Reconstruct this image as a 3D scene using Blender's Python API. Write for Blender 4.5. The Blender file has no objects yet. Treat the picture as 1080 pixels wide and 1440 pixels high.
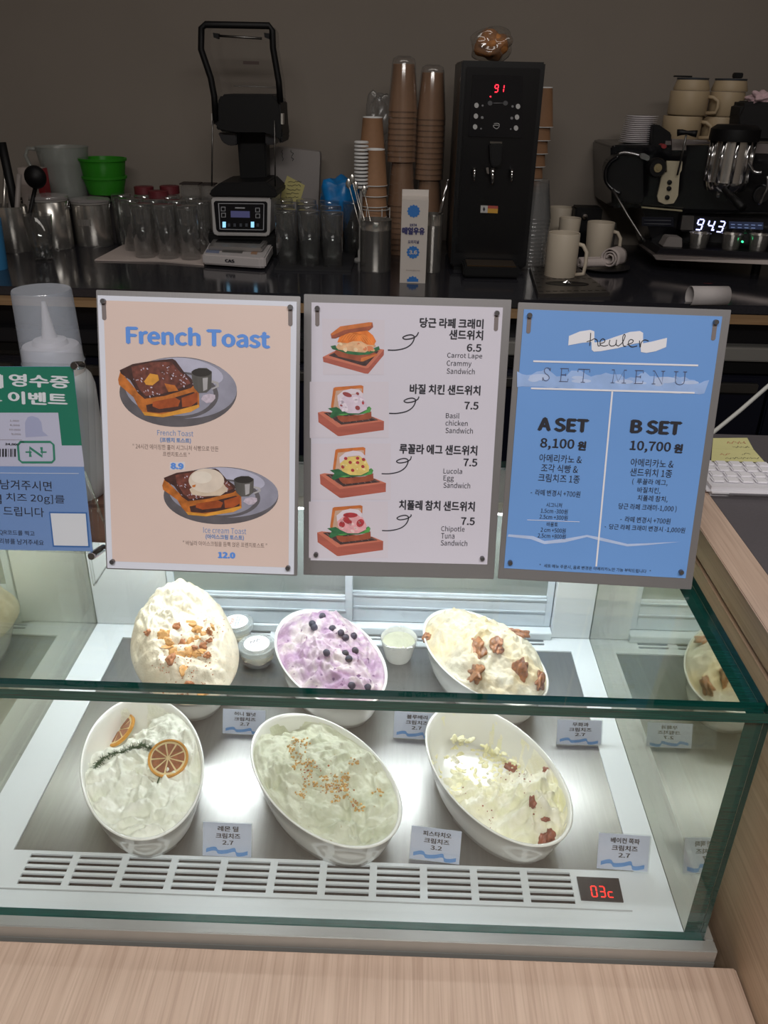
import bpy, bmesh, math, random
from mathutils import Vector, Matrix, noise
random.seed(7)
sc = bpy.context.scene
COL = sc.collection
# ---------------------------------------------------------------- camera
FPX, PITCH, ROLL, YAW = 1162.35, .4816, .0223, -.0158
CAM = Vector((0, 0, 1.55))
_F = Vector((math.sin(YAW)*math.cos(PITCH), math.cos(YAW)*math.cos(PITCH), -math.sin(PITCH)))
_r = Vector((math.cos(YAW), -math.sin(YAW), 0)); _u = _r.cross(_F)
_R = math.cos(ROLL)*_r + math.sin(ROLL)*_u
_U = -math.sin(ROLL)*_r + math.cos(ROLL)*_u
cd = bpy.data.cameras.new('camera'); cam = bpy.data.objects.new('camera', cd); COL.objects.link(cam)
cd.lens = FPX/1440*36; cd.sensor_width = 36; cd.clip_start = .02; cd.clip_end = 50
cam.matrix_world = Matrix(((_R.x, _U.x, -_F.x, CAM.x), (_R.y, _U.y, -_F.y, CAM.y), (_R.z, _U.z, -_F.z, CAM.z), (0, 0, 0, 1)))
sc.camera = cam
# ---------------------------------------------------------------- light and exposure
w = bpy.data.worlds.new('world'); sc.world = w; w.use_nodes = True
w.node_tree.nodes['Background'].inputs[0].default_value = (.9, .95, 1, 1)
w.node_tree.nodes['Background'].inputs[1].default_value = .05
sc.view_settings.view_transform = 'Standard'; sc.view_settings.look = 'None'
sc.view_settings.exposure = 0; sc.view_settings.gamma = 1
sc.cycles.transparent_max_bounces = 40; sc.cycles.max_bounces = 8; sc.cycles.sample_clamp_indirect = 4
def area(name, loc, size, power, color, rot=(0, 0, 0)):
    l = bpy.data.lights.new(name, 'AREA'); l.shape = 'RECTANGLE'; l.size, l.size_y = size; l.energy = power; l.color = color
    o = bpy.data.objects.new(name, l); COL.objects.link(o); o.location = loc; o.rotation_euler = rot; return o
area('ceiling_panel_light', (.1, -.75, 2.66), (1.8, .5), 55, (1, .96, .92))
area('staff_ceiling_light', (.1, 1.6, 2.66), (2.4, .3), 6.5, (1, .93, .86))
area('case_strip_light', (-.085, 1.10, .992), (.84, .03), 4.3, (.93, .98, 1), (math.radians(-18), 0, 0))
# ---------------------------------------------------------------- measuring helpers
def W(u, v, x=None, y=None, z=None):
    d = _R*((u-540)/FPX) + _U*((720-v)/FPX) + _F
    if x is not None: t = (x-CAM.x)/d.x
    elif y is not None: t = (y-CAM.y)/d.y
    else: t = (z-CAM.z)/d.z
    return CAM + d*t
def onplane(u, v, o, n):
    d = _R*((u-540)/FPX) + _U*((720-v)/FPX) + _F
    return CAM + d*((o-CAM).dot(n)/d.dot(n))
CT = 1.083                                     # back counter height
# ---------------------------------------------------------------- materials
def c(r, g=None, b=None):
    if g is None: g = b = r
    f = lambda v: (v/255/12.92) if v/255 <= .04045 else ((v/255+.055)/1.055)**2.4
    return (f(r), f(g), f(b), 1)
M = {}
def mat(name, col, rough=.5, metal=0, var=0, vscale=40, bump=0, bscale=200, emit=None, estr=0, stretch=None, spec=None, sub=0, trans=0, coat=0):
    if name in M: return M[name]
    m = bpy.data.materials.new(name); m.use_nodes = True; nt = m.node_tree; b = nt.nodes['Principled BSDF']; L = nt.links
    b.inputs['Base Color'].default_value = col; b.inputs['Roughness'].default_value = rough; b.inputs['Metallic'].default_value = metal
    if spec is not None: b.inputs['Specular IOR Level'].default_value = spec
    if coat: b.inputs['Coat Weight'].default_value = coat; b.inputs['Coat Roughness'].default_value = .15
    if sub: b.inputs['Subsurface Weight'].default_value = sub; b.inputs['Subsurface Radius'].default_value = (.01, .007, .004); b.inputs['Subsurface Scale'].default_value = .6
    if trans: b.inputs['Transmission Weight'].default_value = trans
    if emit: b.inputs['Emission Color'].default_value = emit; b.inputs['Emission Strength'].default_value = estr
    if var or bump:
        tc = nt.nodes.new('ShaderNodeTexCoord'); mp = nt.nodes.new('ShaderNodeMapping'); L.new(tc.outputs['Object'], mp.inputs[0])
        if stretch: mp.inputs['Scale'].default_value = stretch
    if var:
        n = nt.nodes.new('ShaderNodeTexNoise'); n.inputs['Scale'].default_value = vscale; n.inputs['Detail'].default_value = 5; L.new(mp.outputs[0], n.inputs[0])
        r = nt.nodes.new('ShaderNodeValToRGB'); r.color_ramp.elements[0].position = .3; r.color_ramp.elements[1].position = .7
        r.color_ramp.elements[0].color = tuple(x*(1-var) for x in col[:3])+(1,); r.color_ramp.elements[1].color = tuple(min(1, x*(1+var)) for x in col[:3])+(1,)
        L.new(n.outputs[0], r.inputs[0]); L.new(r.outputs[0], b.inputs['Base Color'])
    if bump:
        n2 = nt.nodes.new('ShaderNodeTexNoise'); n2.inputs['Scale'].default_value = bscale; n2.inputs['Detail'].default_value = 4; L.new(mp.outputs[0], n2.inputs[0])
        bp = nt.nodes.new('ShaderNodeBump'); bp.inputs['Strength'].default_value = bump; bp.inputs['Distance'].default_value = .002
        L.new(n2.outputs[0], bp.inputs['Height']); L.new(bp.outputs[0], b.inputs['Normal'])
    M[name] = m; return m
def glassy(name, tint=(1, 1, 1, 1), f0=.04, haze=0, hazecol=(.8, .8, .8, 1), rough=.02, power=5, kmax=1, gcol=None):
    """thin clear sheet: transparent + Fresnel-weighted reflection (+ a little diffuse for frosted plastics)"""
    if name in M: return M[name]
    m = bpy.data.materials.new(name); m.use_nodes = True; nt = m.node_tree; nt.nodes.clear(); N = nt.nodes.new; L = nt.links
    out = N('ShaderNodeOutputMaterial'); tr = N('ShaderNodeBsdfTransparent'); tr.inputs[0].default_value = tint
    gl = N('ShaderNodeBsdfGlossy'); gl.inputs['Roughness'].default_value = rough
    if gcol: gl.inputs[0].default_value = gcol
    g = N('ShaderNodeNewGeometry'); dp = N('ShaderNodeVectorMath'); dp.operation = 'DOT_PRODUCT'
    L.new(g.outputs['Incoming'], dp.inputs[0]); L.new(g.outputs['Normal'], dp.inputs[1])
    ab = N('ShaderNodeMath'); ab.operation = 'ABSOLUTE'; L.new(dp.outputs['Value'], ab.inputs[0])
    om = N('ShaderNodeMath'); om.operation = 'SUBTRACT'; om.inputs[0].default_value = 1; L.new(ab.outputs[0], om.inputs[1]); om.use_clamp = True
    pw = N('ShaderNodeMath'); pw.operation = 'POWER'; L.new(om.outputs[0], pw.inputs[0]); pw.inputs[1].default_value = power
    ma = N('ShaderNodeMath'); ma.operation = 'MULTIPLY_ADD'; L.new(pw.outputs[0], ma.inputs[0]); ma.inputs[1].default_value = (1-f0)*kmax; ma.inputs[2].default_value = f0
    mx = N('ShaderNodeMixShader'); L.new(ma.outputs[0], mx.inputs[0]); L.new(tr.outputs[0], mx.inputs[1]); L.new(gl.outputs[0], mx.inputs[2])
    last = mx.outputs[0]
    if haze:
        df = N('ShaderNodeBsdfDiffuse'); df.inputs[0].default_value = hazecol; m2 = N('ShaderNodeMixShader'); m2.inputs[0].default_value = haze
        L.new(last, m2.inputs[1]); L.new(df.outputs[0], m2.inputs[2]); last = m2.outputs[0]
    L.new(last, out.inputs[0]); M[name] = m; return m
def wood(name, c1, c2, axis='Y', rough=.45, scale=1.0):
    if name in M: return M[name]
    m = bpy.data.materials.new(name); m.use_nodes = True; nt = m.node_tree; b = nt.nodes['Principled BSDF']; L = nt.links; N = nt.nodes.new
    tc = N('ShaderNodeTexCoord'); mp = N('ShaderNodeMapping'); L.new(tc.outputs['Object'], mp.inputs[0])
    s = [26*scale]*3; s['XYZ'.index(axis)] = 1.1*scale; mp.inputs['Scale'].default_value = s
    n = N('ShaderNodeTexNoise'); n.inputs['Scale'].default_value = 3.2; n.inputs['Detail'].default_value = 8; n.inputs['Distortion'].default_value = .35; L.new(mp.outputs[0], n.inputs[0])
    mp2 = N('ShaderNodeMapping'); L.new(tc.outputs['Object'], mp2.inputs[0]); s2 = [330*scale]*3; s2['XYZ'.index(axis)] = 7*scale; mp2.inputs['Scale'].default_value = s2
    n2 = N('ShaderNodeTexNoise'); n2.inputs['Scale'].default_value = 1; n2.inputs['Detail'].default_value = 3; L.new(mp2.outputs[0], n2.inputs[0])
    r = N('ShaderNodeValToRGB'); r.color_ramp.elements[0].position = .35; r.color_ramp.elements[1].position = .65; r.color_ramp.elements[0].color = c1; r.color_ramp.elements[1].color = c2
    L.new(n.outputs[0], r.inputs[0])
    r2 = N('ShaderNodeValToRGB'); r2.color_ramp.elements[0].position = .36; r2.color_ramp.elements[1].position = .52; r2.color_ramp.elements[0].color = (.86, .84, .83, 1); r2.color_ramp.elements[1].color = (1, 1, 1, 1)
    L.new(n2.outputs[0], r2.inputs[0])
    mm = N('ShaderNodeMix'); mm.data_type = 'RGBA'; mm.blend_type = 'MULTIPLY'; mm.inputs[0].default_value = 1
    L.new(r.outputs[0], mm.inputs[6]); L.new(r2.outputs[0], mm.inputs[7]); L.new(mm.outputs[2], b.inputs['Base Color'])
    b.inputs['Roughness'].default_value = rough
    bp = N('ShaderNodeBump'); bp.inputs['Strength'].default_value = .12; bp.inputs['Distance'].default_value = .001; L.new(n2.outputs[0], bp.inputs['Height']); L.new(bp.outputs[0], b.inputs['Normal'])
    M[name] = m; return m
WHITE = mat('white_enamel', c(232, 236, 238), .3)
BLACK = mat('black_plastic', c(11, 11, 13), .5, spec=.3)
STEEL = mat('brushed_steel', c(176, 176, 178), .3, 1, bump=.12, bscale=60, stretch=(1, 1, 12))
CHROME = mat('chrome', c(205, 205, 208), .12, 1)
DARKSTEEL = mat('dull_steel', c(120, 118, 116), .35, 1)
CERAMIC = mat('white_glazed_ceramic', c(240, 240, 234), .12, coat=.5)
CREAMCER = mat('cream_ceramic', c(214, 200, 176), .4)
# ---------------------------------------------------------------- object helpers
def tag(o, label=None, cat=None, group=None, kind=None):
    if label: o['label'] = label
    if cat: o['category'] = cat
    if group: o['group'] = group
    if kind: o['kind'] = kind
    return o
def empty(name, loc=(0, 0, 0), rz=0, **k):
    o = bpy.data.objects.new(name, None); COL.objects.link(o); o.location = loc; o.rotation_euler = (0, 0, rz); o.empty_display_size = .02
    return tag(o, **k)
def link(name, me, m, parent=None, smooth=False, loc=None, mats=None):
    o = bpy.data.objects.new(name, me); COL.objects.link(o)
    for x in (mats or [m]): me.materials.append(x)
    if smooth:
        for p in me.polygons: p.use_smooth = True
    if parent is not None: o.parent = parent
    if loc is not None: o.location = loc
    return o
def mesh(name, v, f, m, parent=None, smooth=False, loc=None):
    me = bpy.data.meshes.new(name); me.from_pydata([tuple(x) for x in v], [], f); me.update()
    return link(name, me, m, parent, smooth, loc)
def fin(name, bm, m, parent=None, smooth=False, loc=None, mats=None):
    me = bpy.data.meshes.new(name); bmesh.ops.recalc_face_normals(bm, faces=bm.faces); bm.to_mesh(me); bm.free()
    return link(name, me, m, parent, smooth, loc, mats)
def bbox(bm, x0, x1, y0, y1, z0, z1, bev=0, mi=0, seg=2):
    vs = [bm.verts.new((x, y, z)) for z in (z0, z1) for y in (y0, y1) for x in (x0, x1)]
    fs = [bm.faces.new([vs[i] for i in q]) for q in ((0, 2, 3, 1), (4, 5, 7, 6), (0, 1, 5, 4), (2, 6, 7, 3), (0, 4, 6, 2), (1, 3, 7, 5))]
    for f in fs: f.material_index = mi
    if bev: bmesh.ops.bevel(bm, geom=list({e for f in fs for e in f.edges}), offset=bev, segments=seg, affect='EDGES')
def box(name, x0, x1, y0, y1, z0, z1, m, parent=None, bev=0, smooth=False, loc=None):
    bm = bmesh.new(); bbox(bm, x0, x1, y0, y1, z0, z1, bev); return fin(name, bm, m, parent, smooth, loc)
def lathe_geo(prof, seg=28, sx=1, sy=1, rot=0):
    v = []; f = []; n = len(prof)
    for r, z in prof:
        for k in range(seg):
            a = 2*math.pi*k/seg+rot; v.append((r*math.cos(a)*sx, r*math.sin(a)*sy, z))
    for i in range(n-1):
        for k in range(seg): f.append((i*seg+k, i*seg+(k+1) % seg, (i+1)*seg+(k+1) % seg, (i+1)*seg+k))
    if prof[0][0] > 1e-5: pass
    return v, f
def lathe(name, prof, m, parent=None, seg=28, loc=None, sx=1, sy=1, smooth=True, cap=True):
    v, f = lathe_geo(prof, seg, sx, sy)
    if cap:
        if prof[0][0] > 1e-4: f.append(tuple(reversed(range(seg))))
        if prof[-1][0] > 1e-4: f.append(tuple(range((len(prof)-1)*seg, len(prof)*seg)))
    o = mesh(name, v, f, m, parent, False, loc)
    if smooth:
        for p in o.data.polygons: p.use_smooth = len(p.vertices) == 4
        try: o.data.set_sharp_from_angle(angle=math.radians(50))
        except Exception: pass
    return o
def tube(name, pts, r, m, parent=None, seg=8, rs=None, closed=False):
    pts = [Vector(p) for p in pts]; v = []; f = []; n = len(pts); prev = None
    for i, p in enumerate(pts):
        if closed: t = pts[(i+1) % n]-pts[i-1]
        else: t = pts[min(i+1, n-1)]-pts[max(i-1, 0)]
        t.normalize()
        a = prev if prev is not None else (Vector((0, 0, 1)) if abs(t.z) < .9 else Vector((1, 0, 0)))
        s = t.cross(a)
        if s.length < 1e-4: s = t.cross(Vector((1, 0, 0)))
        s.normalize(); q = s.cross(t).normalized(); prev = q
        rr = rs[i] if rs else r
        for k in range(seg):
            an = 2*math.pi*k/seg; v.append(p+s*math.cos(an)*rr+q*math.sin(an)*rr)
    for i in range(n if closed else n-1):
        j = (i+1) % n
        for k in range(seg): f.append((i*seg+k, i*seg+(k+1) % seg, j*seg+(k+1) % seg, j*seg+k))
    if not closed: f.append(tuple(reversed(range(seg)))); f.append(tuple(range((n-1)*seg, n*seg)))
    return mesh(name, v, f, m, parent, True)
def arc(cx, cz, r, a0, a1, n, y=0): return [(cx+r*math.cos(math.radians(a0+(a1-a0)*i/n)), y, cz+r*math.sin(math.radians(a0+(a1-a0)*i/n))) for i in range(n+1)]
class Crop:
    """turns a position measured on a magnified detail of the photograph into a point in the room"""
    def __init__(s, k, ox, oy): s.k, s.ox, s.oy = k, ox, oy
    def px(s, X, Y): return s.ox+X/s.k, s.oy+Y/s.k
    def at(s, X, Y, y=None, z=None):
        u, v = s.px(X, Y); return W(u, v, y=y(u) if callable(y) else y, z=z)
def prism(name, cr, pts, y, d, m, parent=None, bev=0, smooth=False):
    """solid of depth d whose front outline lies in the upright plane at distance y"""
    P = [cr.at(X, Y, y=y) for X, Y in pts]; n = len(P); o = parent.location if parent is not None else Vector((0, 0, 0))
    bm = bmesh.new(); a = [bm.verts.new(p-o) for p in P]; b = [bm.verts.new(p-o+Vector((0, d, 0))) for p in P]
    bm.faces.new(a); bm.faces.new(list(reversed(b)))
    for i in range(n): bm.faces.new((a[i], b[i], b[(i+1) % n], a[(i+1) % n]))
    if bev: bmesh.ops.bevel(bm, geom=[e for e in bm.edges], offset=bev, segments=2, affect='EDGES')
    return fin(name, bm, m, parent, smooth)
def copy_tree(o, loc=None, rz=None, label=None):
    cpy = o.copy(); COL.objects.link(cpy)
    for ch in o.children:
        d = ch.copy(); COL.objects.link(d); d.parent = cpy
        for g in ch.children:
            e = g.copy(); COL.objects.link(e); e.parent = d
    if loc is not None: cpy.location = loc
    if rz is not None: cpy.rotation_euler = (0, 0, rz)
    if label: cpy['label'] = label
    return cpy
# flat print -------------------------------------------------------
_tcache = {}
import os
def _font():
    try: return bpy.data.fonts.load(os.path.join(bpy.utils.system_resource('DATAFILES'), 'fonts', 'Noto Sans CJK Regular.woff2'))
    except Exception: return None
FONT = _font()          # Blender's own bundled font; falls back to its default

_pending = []
def flush_text():
    """sets every line of print in one text block, then hands each line its own outlines"""
    lines = []
    for me, s, *_ in _pending:
        if s not in lines: lines.append(s)
    cu = bpy.data.curves.new('lettering', 'FONT'); cu.body = '\n'.join(lines); cu.resolution_u = 3; cu.fill_mode = 'FRONT'; cu.space_line = 3
    if FONT: cu.font = FONT
    o = bpy.data.objects.new('lettering', cu); me = bpy.data.meshes.new_from_object(o)
    vs = [(q.co.x, q.co.y) for q in me.vertices]; geo = [([], [], {}) for _ in lines]
    y0 = 0.35
    sp = 3.0
    for p in me.polygons:
        cy = sum(vs[i][1] for i in p.vertices)/len(p.vertices); k = max(0, min(len(lines)-1, int(round((y0-cy)/sp)))); v, f, mp = geo[k]; q = []
        for i in p.vertices:
            if i not in mp: mp[i] = len(v); v.append(vs[i])
            q.append(mp[i])
        f.append(tuple(q))
    bpy.data.objects.remove(o); bpy.data.curves.remove(cu); bpy.data.meshes.remove(me)
    for me, s, cx, cy, wd, ht, z, bold in _pending:
        v, f, _ = geo[lines.index(s)]
        x0 = min(a for a, b in v); x1 = max(a for a, b in v); y0_ = min(b for a, b in v); y1 = max(b for a, b in v)
        V = []; Fc = []
        for t, (dx, dy) in enumerate(((0, 0),) + (((bold, 0), (-bold, 0), (0, bold*.7), (0, -bold*.7)) if bold else ())):
            n = len(V); V += [((a+dx-(x0+x1)/2)/(x1-x0)*wd+cx, (b+dy-(y0_+y1)/2)/(y1-y0_)*ht+cy, z+t*.00004) for a, b in v]; Fc += [tuple(i+n for i in q) for q in f]
        me.from_pydata(V, [], Fc); me.update()
def text_rect(name, s, cx, cy, wd, ht, m, parent, z=.0004, bold=0):
    me = bpy.data.meshes.new(name); _pending.append((me, s, cx, cy, wd, ht, z, bold)); return link(name, me, m, parent)
class Sheet:
    """a flat printed sheet: local x to the right, y up, z towards the viewer"""
    def __init__(s, root, o, ex, ey):
        s.root = root; s.o = Vector(o); s.ex = Vector(ex).normalized(); ey = Vector(ey); s.ey = (ey-s.ex*ey.dot(s.ex)).normalized(); s.n = s.ex.cross(s.ey)
        root.matrix_world = Matrix(((s.ex.x, s.ey.x, s.n.x, s.o.x), (s.ex.y, s.ey.y, s.n.y, s.o.y), (s.ex.z, s.ey.z, s.n.z, s.o.z), (0, 0, 0, 1)))
    def loc(s, u, v):
        p = onplane(u, v, s.o, s.n)-s.o; return p.dot(s.ex), p.dot(s.ey)
    def text(s, cr, t, X0, X1, Y, H, m, bold=0, z=.0006, name='lettering'):
        a = s.loc(*cr.px(X0, Y)); b = s.loc(*cr.px(X1, Y)); t0 = s.loc(*cr.px((X0+X1)/2, Y-H/2)); t1 = s.loc(*cr.px((X0+X1)/2, Y+H/2)); cc = s.loc(*cr.px((X0+X1)/2, Y))
        return text_rect(name, t, cc[0], cc[1], b[0]-a[0], t0[1]-t1[1], m, s.root, z, bold)
    def poly(s, cr, pts, m, z=.0004, name='printed_picture'):
        P = [s.loc(*cr.px(X, Y)) for X, Y in pts]; bm = bmesh.new(); f = bm.faces.new([bm.verts.new((a, b, z)) for a, b in P])
        bmesh.ops.triangulate(bm, faces=[f])
        me = bpy.data.meshes.new(name); bm.normal_update()
        if bm.faces[:][0].normal.z < 0: bmesh.ops.reverse_faces(bm, faces=bm.faces)
        bm.to_mesh(me); bm.free(); return link(name, me, m, s.root)
    def line(s, cr, pts, wpx, m, z=.0006, name='printed_line', ws=None):
        P = [Vector(s.loc(*cr.px(X, Y))) for X, Y in pts]; n = len(P); v = []; f = []
        k = (Vector(s.loc(*cr.px(100, 0)))-Vector(s.loc(*cr.px(0, 0)))).length/100
        for i, p in enumerate(P):
            t = (P[min(i+1, n-1)]-P[max(i-1, 0)]).normalized(); q = Vector((-t.y, t.x))*(ws[i] if ws else wpx)*k/2
            v += [(p.x+q.x, p.y+q.y, z), (p.x-q.x, p.y-q.y, z)]
        for i in range(n-1): f.append((2*i, 2*i+1, 2*i+3, 2*i+2))
        return mesh(name, v, f, m, s.root)
def ell(cx, cy, a, b, n=40, a0=0, a1=360, rot=0):
    r = math.radians(rot); o = []
    for i in range(n):
        t = math.radians(a0+(a1-a0)*i/(n if a1-a0 == 360 else n-1)); x = a*math.cos(t); y = b*math.sin(t)
        o.append((cx+x*math.cos(r)-y*math.sin(r), cy+x*math.sin(r)+y*math.cos(r)))
    return o
def smooth_pts(pts, n=6):
    o = []; P = [Vector(p) for p in pts]
    for i in range(len(P)-1):
        p0 = P[max(i-1, 0)]; p1 = P[i]; p2 = P[i+1]; p3 = P[min(i+2, len(P)-1)]
        for j in range(n):
            t = j/n; o.append(.5*((2*p1)+(p2-p0)*t+(2*p0-5*p1+4*p2-p3)*t*t+(3*p1-p0-3*p2+p3)*t**3))
    o.append(P[-1]); return [tuple(q) for q in o]
# ================================================================ the room
wallm = mat('warm_grey_plaster', c(140, 131, 122), .85, var=.04, vscale=3, bump=.1, bscale=400)
def struct(name, *a, **k):
    o = box(name, *a, **k); o['kind'] = 'structure'; return o
struct('wall_back', -2.6, 2.6, 2.86, 2.96, 0, 2.7, wallm)
struct('floor', -2.6, 2.6, -2.6, 2.96, -.1, 0, mat('dark_tile_floor', c(90, 88, 86), .5, var=.1, vscale=6))
struct('ceiling', -2.6, 2.6, -2.6, 2.96, 2.7, 2.8, mat('ceiling_paint', c(170, 168, 165), .9, var=.03, vscale=5))
struct('wall_left', -2.7, -2.6, -2.6, 2.96, 0, 2.7, wallm)
struct('wall_right', 2.6, 2.7, -2.6, 2.96, 0, 2.7, wallm)
struct('wall_front', -2.6, 2.6, -2.7, -2.6, 0, 2.7, wallm)
# ---- back counter
stone = mat('polished_dark_stone', c(42, 42, 48), .12, var=.15, vscale=200)
bc = empty('back_counter', (0, 2.03, 0), label='long polished black stone back counter carrying the coffee equipment', cat='counter')
box('worktop', -2.4, 2.4, 0, .82, CT-.022, CT, stone, bc, .002)
box('wood_edge', -2.4, 2.4, .006, .03, CT-.048, CT-.024, wood('tan_edge_wood', c(150, 118, 84), c(170, 138, 102), 'X'), bc)
frm = mat('dark_fridge_steel', c(46, 46, 50), .3, .8, bump=.05)
def fridge(x0, x1, label, led=False, rail=None):
    r = empty('undercounter_fridge', (x0, 2.06, .1), label=label, cat='fridge')
    L = x1-x0
    box('body', .003, L-.003, .02, .72, 0, CT-.05-.1, frm, r)
    box('top_rail', .01, L-.01, -.02, .03, .84, .875, mat('rail_'+str(rail is not None), rail or c(40, 40, 44), .4, .5), r, .003)
    box('plinth', .02, L-.02, .06, .7, -.1, 0, BLACK, r)
    n = 2
    for i in range(n):
        a = .01+i*(L-.02)/n; b = a+(L-.02)/n-.008
        d = box('door', a, b, -.012, .02, .06, .80, mat('navy_black_door', c(20, 22, 36), .3, .3), r, .004)
        box('handle', a+.03, b-.03, -.03, -.012, .76, .785, DARKSTEEL, d, .003)
    v = box('vent_panel', .02, L-.02, -.006, .02, .805, .835, BLACK, r)
    for i in range(14): box('vent_slat', .04+i*.03, .06+i*.03, -.012, -.004, .812, .828, frm, v)
    if led:
        for i in range(2): box('indicator_light', L-.62+i*.035, L-.61+i*.035, -.014, -.006, .70, .71, mat('blue_led', c(120, 160, 255), .5, emit=c(120, 170, 255), estr=3), r)
    return r
fridge(-1.9, -.02, 'dark undercounter fridge below the blender end of the back counter', True)
fridge(0, 1.9, 'navy undercounter fridge with grey top rail below the espresso machine', False, c(150, 148, 144))
# ---- wooden shelf in front and the taller counter on the right
oak = wood('pale_pinkish_oak', c(190, 164, 146), c(206, 181, 163), 'Y')
oakz = wood('pale_oak_side', c(182, 154, 128), c(200, 174, 148), 'Y', scale=.8)
sh = empty('service_counter', (0, 0, 0), label='pale wooden service counter in front of the glass case', cat='counter')
box('counter_top', -2.2, .398, .12, .598, .63, .672, oak, sh, .002)
box('counter_front', -2.2, .398, .14, .17, 0, .63, oakz, sh)
box('counter_floor', -2.2, .398, .596, 1.24, .20, .24, oakz, sh)
rc = empty('register_counter', (.4, 0, 0), label='taller wooden register counter with grey inlaid top beside the case', cat='counter')
box('side_panel', 0, .03, .1, 1.295, 0, .992, oakz, rc)
box('side_band', .001, .03, .1, 1.295, .9985, 1.036, oakz, rc)
box('shadow_groove', .006, .03, .1, 1.295, .990, 1.0, mat('groove_brown', c(70, 44, 30), .7), rc)
box('top_board', -.002, .043, .1, 1.295, 1.0365, 1.04, oak, rc, .001)
box('grey_inlay', .043, .95, .1, 1.295, .99, 1.0385, mat('dark_grey_laminate', c(92, 88, 92), .45, var=.06, vscale=300), rc, .001)
box('front_panel', .03, .95, .1, .13, 0, .99, oakz, rc)
lw = empty('left_counter_panel', (-.56, 0, 0), label='pale wooden upstand beside the far end glass of the display case', cat='panel')
box('upstand', -.03, 0, .605, 1.26, .24, 1.0, oakz, lw, .002)
# ================================================================ display case
dc = empty('display_case', (0, .6, .672), label='refrigerated glass display case holding bowls of cream cheese', cat='display case')
def D(v): return Vector(v)-Vector((0, .6, .672))
def dbox(name, x0, x1, y0, y1, z0, z1, m, parent=None, bev=0):
    return box(name, x0, x1, y0-.6, y1-.6, z0-.672, z1-.672, m, parent or dc, bev)
alu = mat('grey_metal_trim', c(176, 178, 176), .4, .6)
xl, xr = -.520, .3635; yf, yb_ = .627, 1.205; zf = .69; zt = 1.024
bm = bmesh.new()
for a in ((xl-.03, xr+.012, .602, .616), (xl-.03, xr+.012, yb_+.03, yb_+.045), (xl-.03, xl-.018, .616, yb_+.03), (xr+.002, xr+.012, .616, yb_+.03)):
    bbox(bm, a[0], a[1], a[2]-.6, a[3]-.6, .0002, zf+.002-.672, .001)
bbox(bm, xl-.03, xr+.012, .002, .645, -.43, -.0001)
fin('base_frame', bm, alu, dc)
# liner: white floor around the steel tray, real slots front and rear
tx0, tx1, ty0, ty1 = -.4638, .3075, .707, 1.151
xs = [xl, -.4395]; px = .0614
for k in range(11):
    a = -.4395+k*px
    if k: xs.append(a)
    xs.append(a+.0525)
xs += [tx1, xr-.0185]
ys = [yf, .6585]
for k in range(5):
    if k: ys.append(.6585+k*.0095)
    ys.append(.6585+k*.0095+.0058)
ys += [ty0]
bm = bmesh.new(); grid = {}
def gv(x, y, z=zf): 
    k = (round(x, 5), round(y, 5), round(z, 5))
    if k not in grid: grid[k] = bm.verts.new(D((x, y, z)))
    return grid[k]
for i in range(len(xs)-1):
    for j in range(len(ys)-1):
        if 1 <= i <= 21 and i % 2 == 1 and 1 <= j <= 9 and j % 2 == 1: continue
        bm.faces.new((gv(xs[i], ys[j]), gv(xs[i+1], ys[j]), gv(xs[i+1], ys[j+1]), gv(xs[i], ys[j+1])))
g1 = bmesh.ops.extrude_face_region(bm, geom=bm.faces[:]); bmesh.ops.translate(bm, verts=[e for e in g1['geom'] if isinstance(e, bmesh.types.BMVert)], vec=(0, 0, -.003))
fin('front_grille', bm, mat('liner_white', c(222, 228, 232), .35), dc)
LIN = M['liner_white']
bm = bmesh.new(); grid = {}
xs2 = [xl, -.40]; 
for k in range(10):
    a = -.40+k*.068
    if k: xs2.append(a)
    xs2.append(a+.052)
xs2 += [xr-.0185]
ys2 = [ty1]
for k in range(3): ys2 += [1.166+k*.0095, 1.1715+k*.0095]
ys2 += [yb_]
for i in range(len(xs2)-1):
    for j in range(len(ys2)-1):
        if i % 2 == 1 and i < 21 and j % 2 == 1: continue
        bm.faces.new((gv(xs2[i], ys2[j]), gv(xs2[i+1], ys2[j]), gv(xs2[i+1], ys2[j+1]), gv(xs2[i], ys2[j+1])))
g1 = bmesh.ops.extrude_face_region(bm, geom=bm.faces[:]); bmesh.ops.translate(bm, verts=[e for e in g1['geom'] if isinstance(e, bmesh.types.BMVert)], vec=(0, 0, -.003))
fin('rear_grille', bm, LIN, dc)
dbox('floor_border', xl, tx0, ty0, ty1, zf-.006, zf, LIN)
dbox('floor_border', tx1, xr-.0185, ty0, ty1, zf-.006, zf, LIN)
dbox('duct', xl, xr-.0185, yf+.002, ty0-.002, zf-.017, zf-.0155, mat('duct_dark', c(34, 32, 31), .7))
dbox('duct', xl, xr-.0185, ty1+.002, yb_, zf-.017, zf-.0155, M['duct_dark'])
dbox('front_lip', xl+.012, .292, .6505, .652, zf, zf+.001, mat('lip_grey', c(170, 174, 176), .4))
# steel tray with fine scratches
m = mat('scratched_steel_tray', c(158, 157, 155), .3, 1, var=.05, vscale=30, bump=.10, bscale=160, stretch=(7, .5, 1))
tr = dbox('steel_tray', tx0, tx1, ty0, ty1, zf-.008, zf-.0025, m)
nt = m.node_tree; v = nt.nodes.new('ShaderNodeTexNoise'); v.inputs['Scale'].default_value = 7; v.inputs['Detail'].default_value = 6
mr = nt.nodes.new('ShaderNodeMapRange'); mr.inputs[3].default_value = .24; mr.inputs[4].default_value = .36; nt.links.new(v.outputs[0], mr.inputs[0]); nt.links.new(mr.outputs[0], nt.nodes['Principled BSDF'].inputs['Roughness'])
TZ = zf-.0025
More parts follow.
